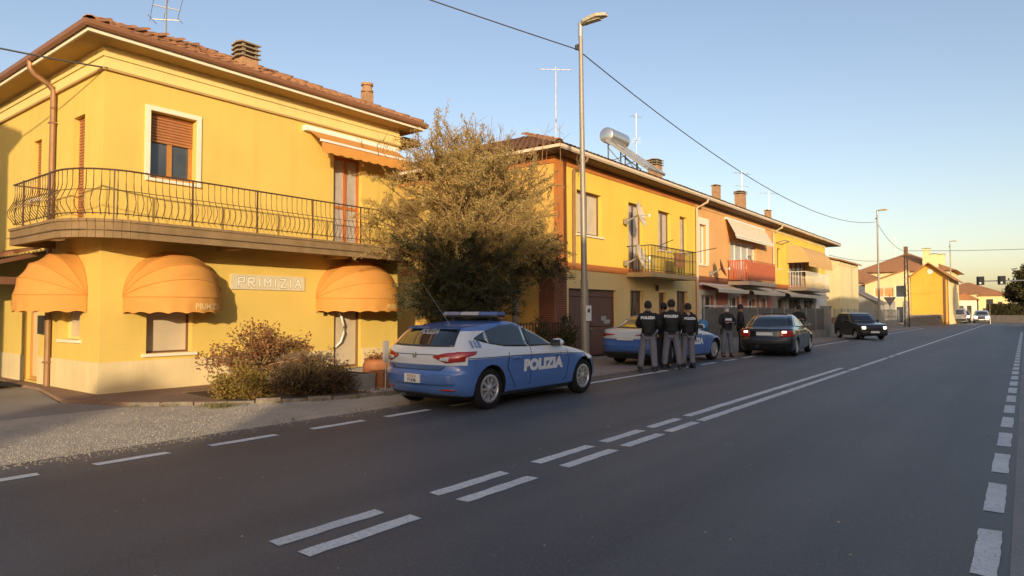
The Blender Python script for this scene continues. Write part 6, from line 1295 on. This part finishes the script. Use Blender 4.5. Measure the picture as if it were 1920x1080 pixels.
def person(label, x, y, face, h=1.75, arms='front', legs=(.10, .10, .02, -.02), trousers=None, cap=None, lettering=True, bent=0., group='police officers', hair=None, mask=False, gun=True, turn=0., white_chest=False):
    """face: degrees clockwise from +Y; arms: front / side / bent / pocket"""
    t = thing('person', label, 'person', (x, y, 0), group, rotz=math.radians(-face)); s = h / 1.75
    trousers = trousers or M_TROU; B_ = bent
    N = []; E_ = []
    def nd(px, py, pz, rx, ry=None): N.append((px * s, py * s, pz * s, rx * s, (ry or rx) * s)); return len(N) - 1
    def ed(*k): [E_.append((a, b)) for a, b in zip(k[:-1], k[1:])]
    pel = nd(0, 0, .95, .13, .11); bel = nd(0, .0, 1.08, .125, .10); che = nd(0, -.01 + B_ * .5, 1.27, .145, .115); nb = nd(0, -.015 + B_, 1.44, .075, .07); nk = nd(0, B_ + .0, 1.515, .052, .052); hd = nd(0, B_ * 1.2 + .015, 1.60, .078, .088); tp = nd(0, B_ * 1.25 + .01, 1.69, .068, .075)
    ed(pel, bel, che, nb, nk, hd, tp)
    J = {}
    for sd, sg in (('l', -1), ('r', 1)):
        lx, ly = (legs[0], legs[2]) if sg < 0 else (legs[1], legs[3])
        hp_ = nd(sg * .09, 0, .87, .085); kn = nd(sg * (.09 + lx * .4), ly * .5 + .015, .48, .058); ak = nd(sg * (.08 + lx * .75), ly - .01, .09, .04); ft = nd(sg * (.10 + lx * .8), ly + .10, .045, .038, .03); ed(pel, hp_, kn, ak, ft)
        sh = nd(sg * .185, -.015 + B_, 1.395, .062)
        P_ = {'front': ((sg * .27, .04, 1.13), (sg * .15, .26, 1.07), (sg * .06, .31, 1.07)), 'side': ((sg * .25, -.02, 1.12), (sg * .265, .03, .87), (sg * .265, .06, .79)), 'pocket': ((sg * .29, -.05, 1.13), (sg * .22, .08, .95), (sg * .17, .12, .90)), 'bent': ((sg * .26, .07, 1.14), (sg * .13, .30, 1.14), (sg * .05, .35, 1.17)), 'back': ((sg * .27, -.06, 1.12), (sg * .2, -.14, .92), (sg * .14, -.16, .86))}
        key = arms if isinstance(arms, str) else arms[0 if sg < 0 else 1]; el, wr, ha = [(p[0], p[1] + B_, p[2]) for p in P_[key]]
        e1 = nd(*el, .044); w1 = nd(*wr, .031); h1 = nd(*ha, .036, .022); ed(che, sh, e1, w1, h1); J[sd] = (sh, e1, w1, h1, hp_, kn, ak, ft)
        d = (Vector(ha) - Vector(wr)).normalized(); sv = d.cross(Vector((0, 0, 1))).normalized(); up = sv.cross(d)
        for k, (o_, ln) in enumerate(((-.027, .062), (-.009, .075), (.009, .07), (.026, .055))):
            b0 = Vector(ha) + sv * o_ + d * .03; b1 = b0 + d * ln * .5 - up * .006; b2 = b1 + d * ln * .4 - up * .022; i0 = nd(*b0, .0095); i1 = nd(*b1, .0088); i2 = nd(*b2, .0075); ed(h1, i0, i1, i2)
        tb = Vector(wr).lerp(Vector(ha), .5) + sv * (.032 * -sg); tt = tb + d * .035 + sv * (-sg * .018); i0 = nd(*tb, .0105); i1 = nd(*tt, .009); ed(w1, i0, i1)
    me = skin_mesh(N, E_, [M_SKIN, M_HAIR]); o = bpy.data.objects.new('body', me); COL.objects.link(o); o.parent = t
    def sub(ids, pairs, grow, name, m, root=0):
        idx = {k: i for i, k in enumerate(ids)}; nn = [(N[k][0], N[k][1], N[k][2], N[k][3] + g * s, N[k][4] + g * s) for k, g in zip(ids, grow)]; mm = skin_mesh(nn, [(idx[a], idx[b]) for a, b in pairs], [m], root); q = bpy.data.objects.new(name, mm); COL.objects.link(q); q.parent = t; return q
    l, r = J['l'], J['r']
    hem = nd(0, -.005, .915, .13, .11)
    jk = sub([hem, pel, bel, che, nb, nk, l[0], l[1], l[2], r[0], r[1], r[2]], [(hem, pel), (pel, bel), (bel, che), (che, nb), (nb, nk), (che, l[0]), (l[0], l[1]), (l[1], l[2]), (che, r[0]), (r[0], r[1]), (r[1], r[2])], [.055, .055, .06, .055, .03, .022, .035, .030, .022, .035, .030, .022], 'jacket', M_JACK)
    sub([pel, l[4], l[5], l[6], r[4], r[5], r[6]], [(pel, l[4]), (l[4], l[5]), (l[5], l[6]), (pel, r[4]), (r[4], r[5]), (r[5], r[6])], [.015, .022, .032, .042, .022, .032, .042], 'trousers', trousers)
    for q in (l, r):
        a = N[q[6]]; f = N[q[7]]; m = MB(); sx = a[0]; y0 = a[1] - .07; y1 = f[1] + .07; rows = [(y0, .035, .09), (y0 + .04, .045, .12), (y0 + .11, .048, .11), (y0 + .17, .050, .07), (y1 - .03, .045, .055), (y1, .025, .03)]
        k = 8; V = []
        for yy, ww, hh in rows:
            for i in range(k + 1): tt = math.pi * i / k; V.append((sx + ww * math.cos(tt), yy, .0 + hh * math.sin(tt) ** .7))
        m.add(V, [(j * (k + 1) + i, j * (k + 1) + i + 1, (j + 1) * (k + 1) + i + 1, (j + 1) * (k + 1) + i) for j in range(len(rows) - 1) for i in range(k)] + [tuple(range(k + 1)), tuple(reversed(range(5 * (k + 1), 6 * (k + 1))))]); m.tube([(sx, a[1], .03), (sx, a[1], .12), (sx, a[1] + .005, .24)], [.06, .062, .06], 10); m.build('boot', M_SHOE, t, smooth=60)
    hc = Vector((0, B_ * 1.22 * s + .012 * s, 1.645 * s))
    def cap_mesh(m_, nm, zl, rr, back=0):
        m = MB(); n = 14; V = []
        for i in range(7):
            ph = zl + (math.pi / 2 - zl) * i / 6
            for j in range(n): a = 2 * math.pi * j / n; V.append((hc.x + rr * .93 * s * math.cos(a) * math.cos(ph), hc.y + (rr * 1.08 * s) * math.sin(a) * math.cos(ph) - back, hc.z + rr * 1.15 * s * math.sin(ph)))
        m.add(V, [(i * n + j, i * n + (j + 1) % n, (i + 1) * n + (j + 1) % n, (i + 1) * n + j) for i in range(6) for j in range(n)]); return m.build(nm, m_, t, smooth=True)
    cap_mesh(hair or M_HAIR, 'hair', -.62, .103, .022)
    if cap:
        c = cap_mesh(M_JACK, 'cap', .02, .112)
        m = MB(); V = [(hc.x + .075 * s * math.cos(a), hc.y + (.09 + .10 * max(0, math.sin(a))) * s, hc.z + .015 * s) for a in np.linspace(0, math.pi, 9)] + [(hc.x + .08 * s * math.cos(a), hc.y + .075 * s, hc.z + .03 * s) for a in np.linspace(math.pi, 0, 9)]; m.prism(V, (0, 0, -.008)); m.build('peak', M_JACK, c)
    # face: nose, eyes, mouth, ears
    fy = hc.y + .088 * s; m = MB(); m.add([(0, fy + .022, hc.z - .055 * s), (-.014, fy, hc.z - .06 * s), (.014, fy, hc.z - .06 * s), (0, fy - .002, hc.z - .0 * s)], [(0, 1, 3), (0, 3, 2), (0, 2, 1)]); m.build('nose', M_SKIN, t)
    for sg in (-1, 1):
        MB().box(sg * .03 - .011, sg * .03 + .011, fy - .014, fy + .002, hc.z - .018, hc.z - .008).build('eye', M_HAIR, t); MB().lathe([(0, -.01), (.022, -.008), (.026, .0), (.018, .01), (0, .012)], 8, (sg * .078 * s, hc.y, hc.z - .03), axis='x').build('ear', M_SKIN, t)
    if mask: m = MB(); m.prism([(-.062, fy - .045, hc.z - .035), (0, fy + .026, hc.z - .03), (.062, fy - .045, hc.z - .035), (.052, fy - .04, hc.z - .115), (0, fy + .012, hc.z - .12), (-.052, fy - .04, hc.z - .115)], (0, .004, 0)); m.build('face_mask', M_MASK, t)
    else: MB().box(-.022, .022, fy - .012, fy + .002, hc.z - .085, hc.z - .078).build('mouth', mat('lips', (.35, .14, .11), .6), t)
    # back of jacket: lettering wrapped on the cloth
    if lettering:
        me = jk.data; from mathutils.bvhtree import BVHTree; bv = BVHTree.FromPolygons([v.co for v in me.vertices], [p.vertices[:] for p in me.polygons]); zc = 1.335 * s
        V, F = text_mesh('POLIZIA', .085 * s, .006, 0); out = []
        for v in V:
            hit = bv.ray_cast(Vector((v[0] * 1.15, -1, zc + v[1])), Vector((0, 1, 0)))[0]; yy = hit.y if hit else -.15; out.append((v[0] * 1.15, yy - .008, zc + v[1]))
        MB().add(out, F).build('back_lettering', M_REFL, t)
    if white_chest: 
        m = MB(); yb = .15 * s + B_; m.prism([(-.10, yb, 1.30 * s), (.10, yb, 1.30 * s), (.12, yb - .01, 1.22 * s), (-.12, yb - .01, 1.22 * s)], (0, .02, 0)); m.build('chest_patch', M_REFL, t)
    bm_ = MB(); bm_.lathe([(.15 * s, .875 * s), (.188 * s, .88 * s), (.19 * s, .925 * s), (.15 * s, .93 * s)], 20); bm_.v = [(v[0], v[1] * .88, v[2]) for v in bm_.v]; bm_.build('belt', M_SHOE, t)
    if gun: MB().box(.165 * s, .215 * s, -.06, .06, .76 * s, .95 * s).build('holster', M_SHOE, t)
    return t
person('officer seen from behind, leftmost of the group, POLIZIA across the jacket', -7.45, 15.25, -26, 1.76, ('bent', 'front'), (.16, .10, .09, -.05))
person('officer facing the camera between the backs of two colleagues', -7.72, 16.75, 165, 1.72, 'pocket', trousers=M_DTROU, lettering=False, cap=True)
person('tallest officer seen from behind in the middle of the group', -7.30, 16.3, -24, 1.80, 'front', (.14, .16, -.02, .05), cap=True)
person('officer seen from behind at the right end of the group, arm hanging', -7.15, 17.0, -55, 1.72, ('pocket', 'side'), (.03, .05, .08, -.04))
person('masked officer in jeans facing the road beside the fence', -7.85, 21.9, 140, 1.72, 'bent', (.09, .09, .0, .03), M_JEANS, lettering=False, mask=True, hair=M_GHAIR, white_chest=True)
person('man in dark clothes standing in profile behind the black saloon', -8.3, 24.6, 65, 1.76, 'pocket', (.02, .02, .0, .03), M_DTROU, lettering=False, gun=False, group='people by the cars')
person('officer bending over papers beyond the black saloon', -7.75, 30.3, 150, 1.76, 'bent', (.08, .08, .0, .02), M_DTROU, cap=True, lettering=False, bent=.05)
t = thing('paper_sheet', 'white papers held by the officer beyond the black saloon', 'paper', (-7.6, 29.9, 1.15)); MB().box(-7.66, -7.45, 29.85, 29.99, 1.13, 1.135).build('sheet', M_MASK, t)
t = thing('blue_bag', 'blue plastic bag behind the second police car', 'bag', (-9.2, 23.2, 0)); m = MB(); m.lathe([(0, .75), (.16, .78), (.22, .95), (.18, 1.12), (.08, 1.22), (0, 1.24)], 12, (-9.2, 23.2, 0)); m.build('bag', mat('blue_plastic', (.05, .20, .38), .5), t, smooth=True); MB().box(-9.4, -9.0, 23.0, 23.4, 0, .75).build('bin', M_BLACKP, t)
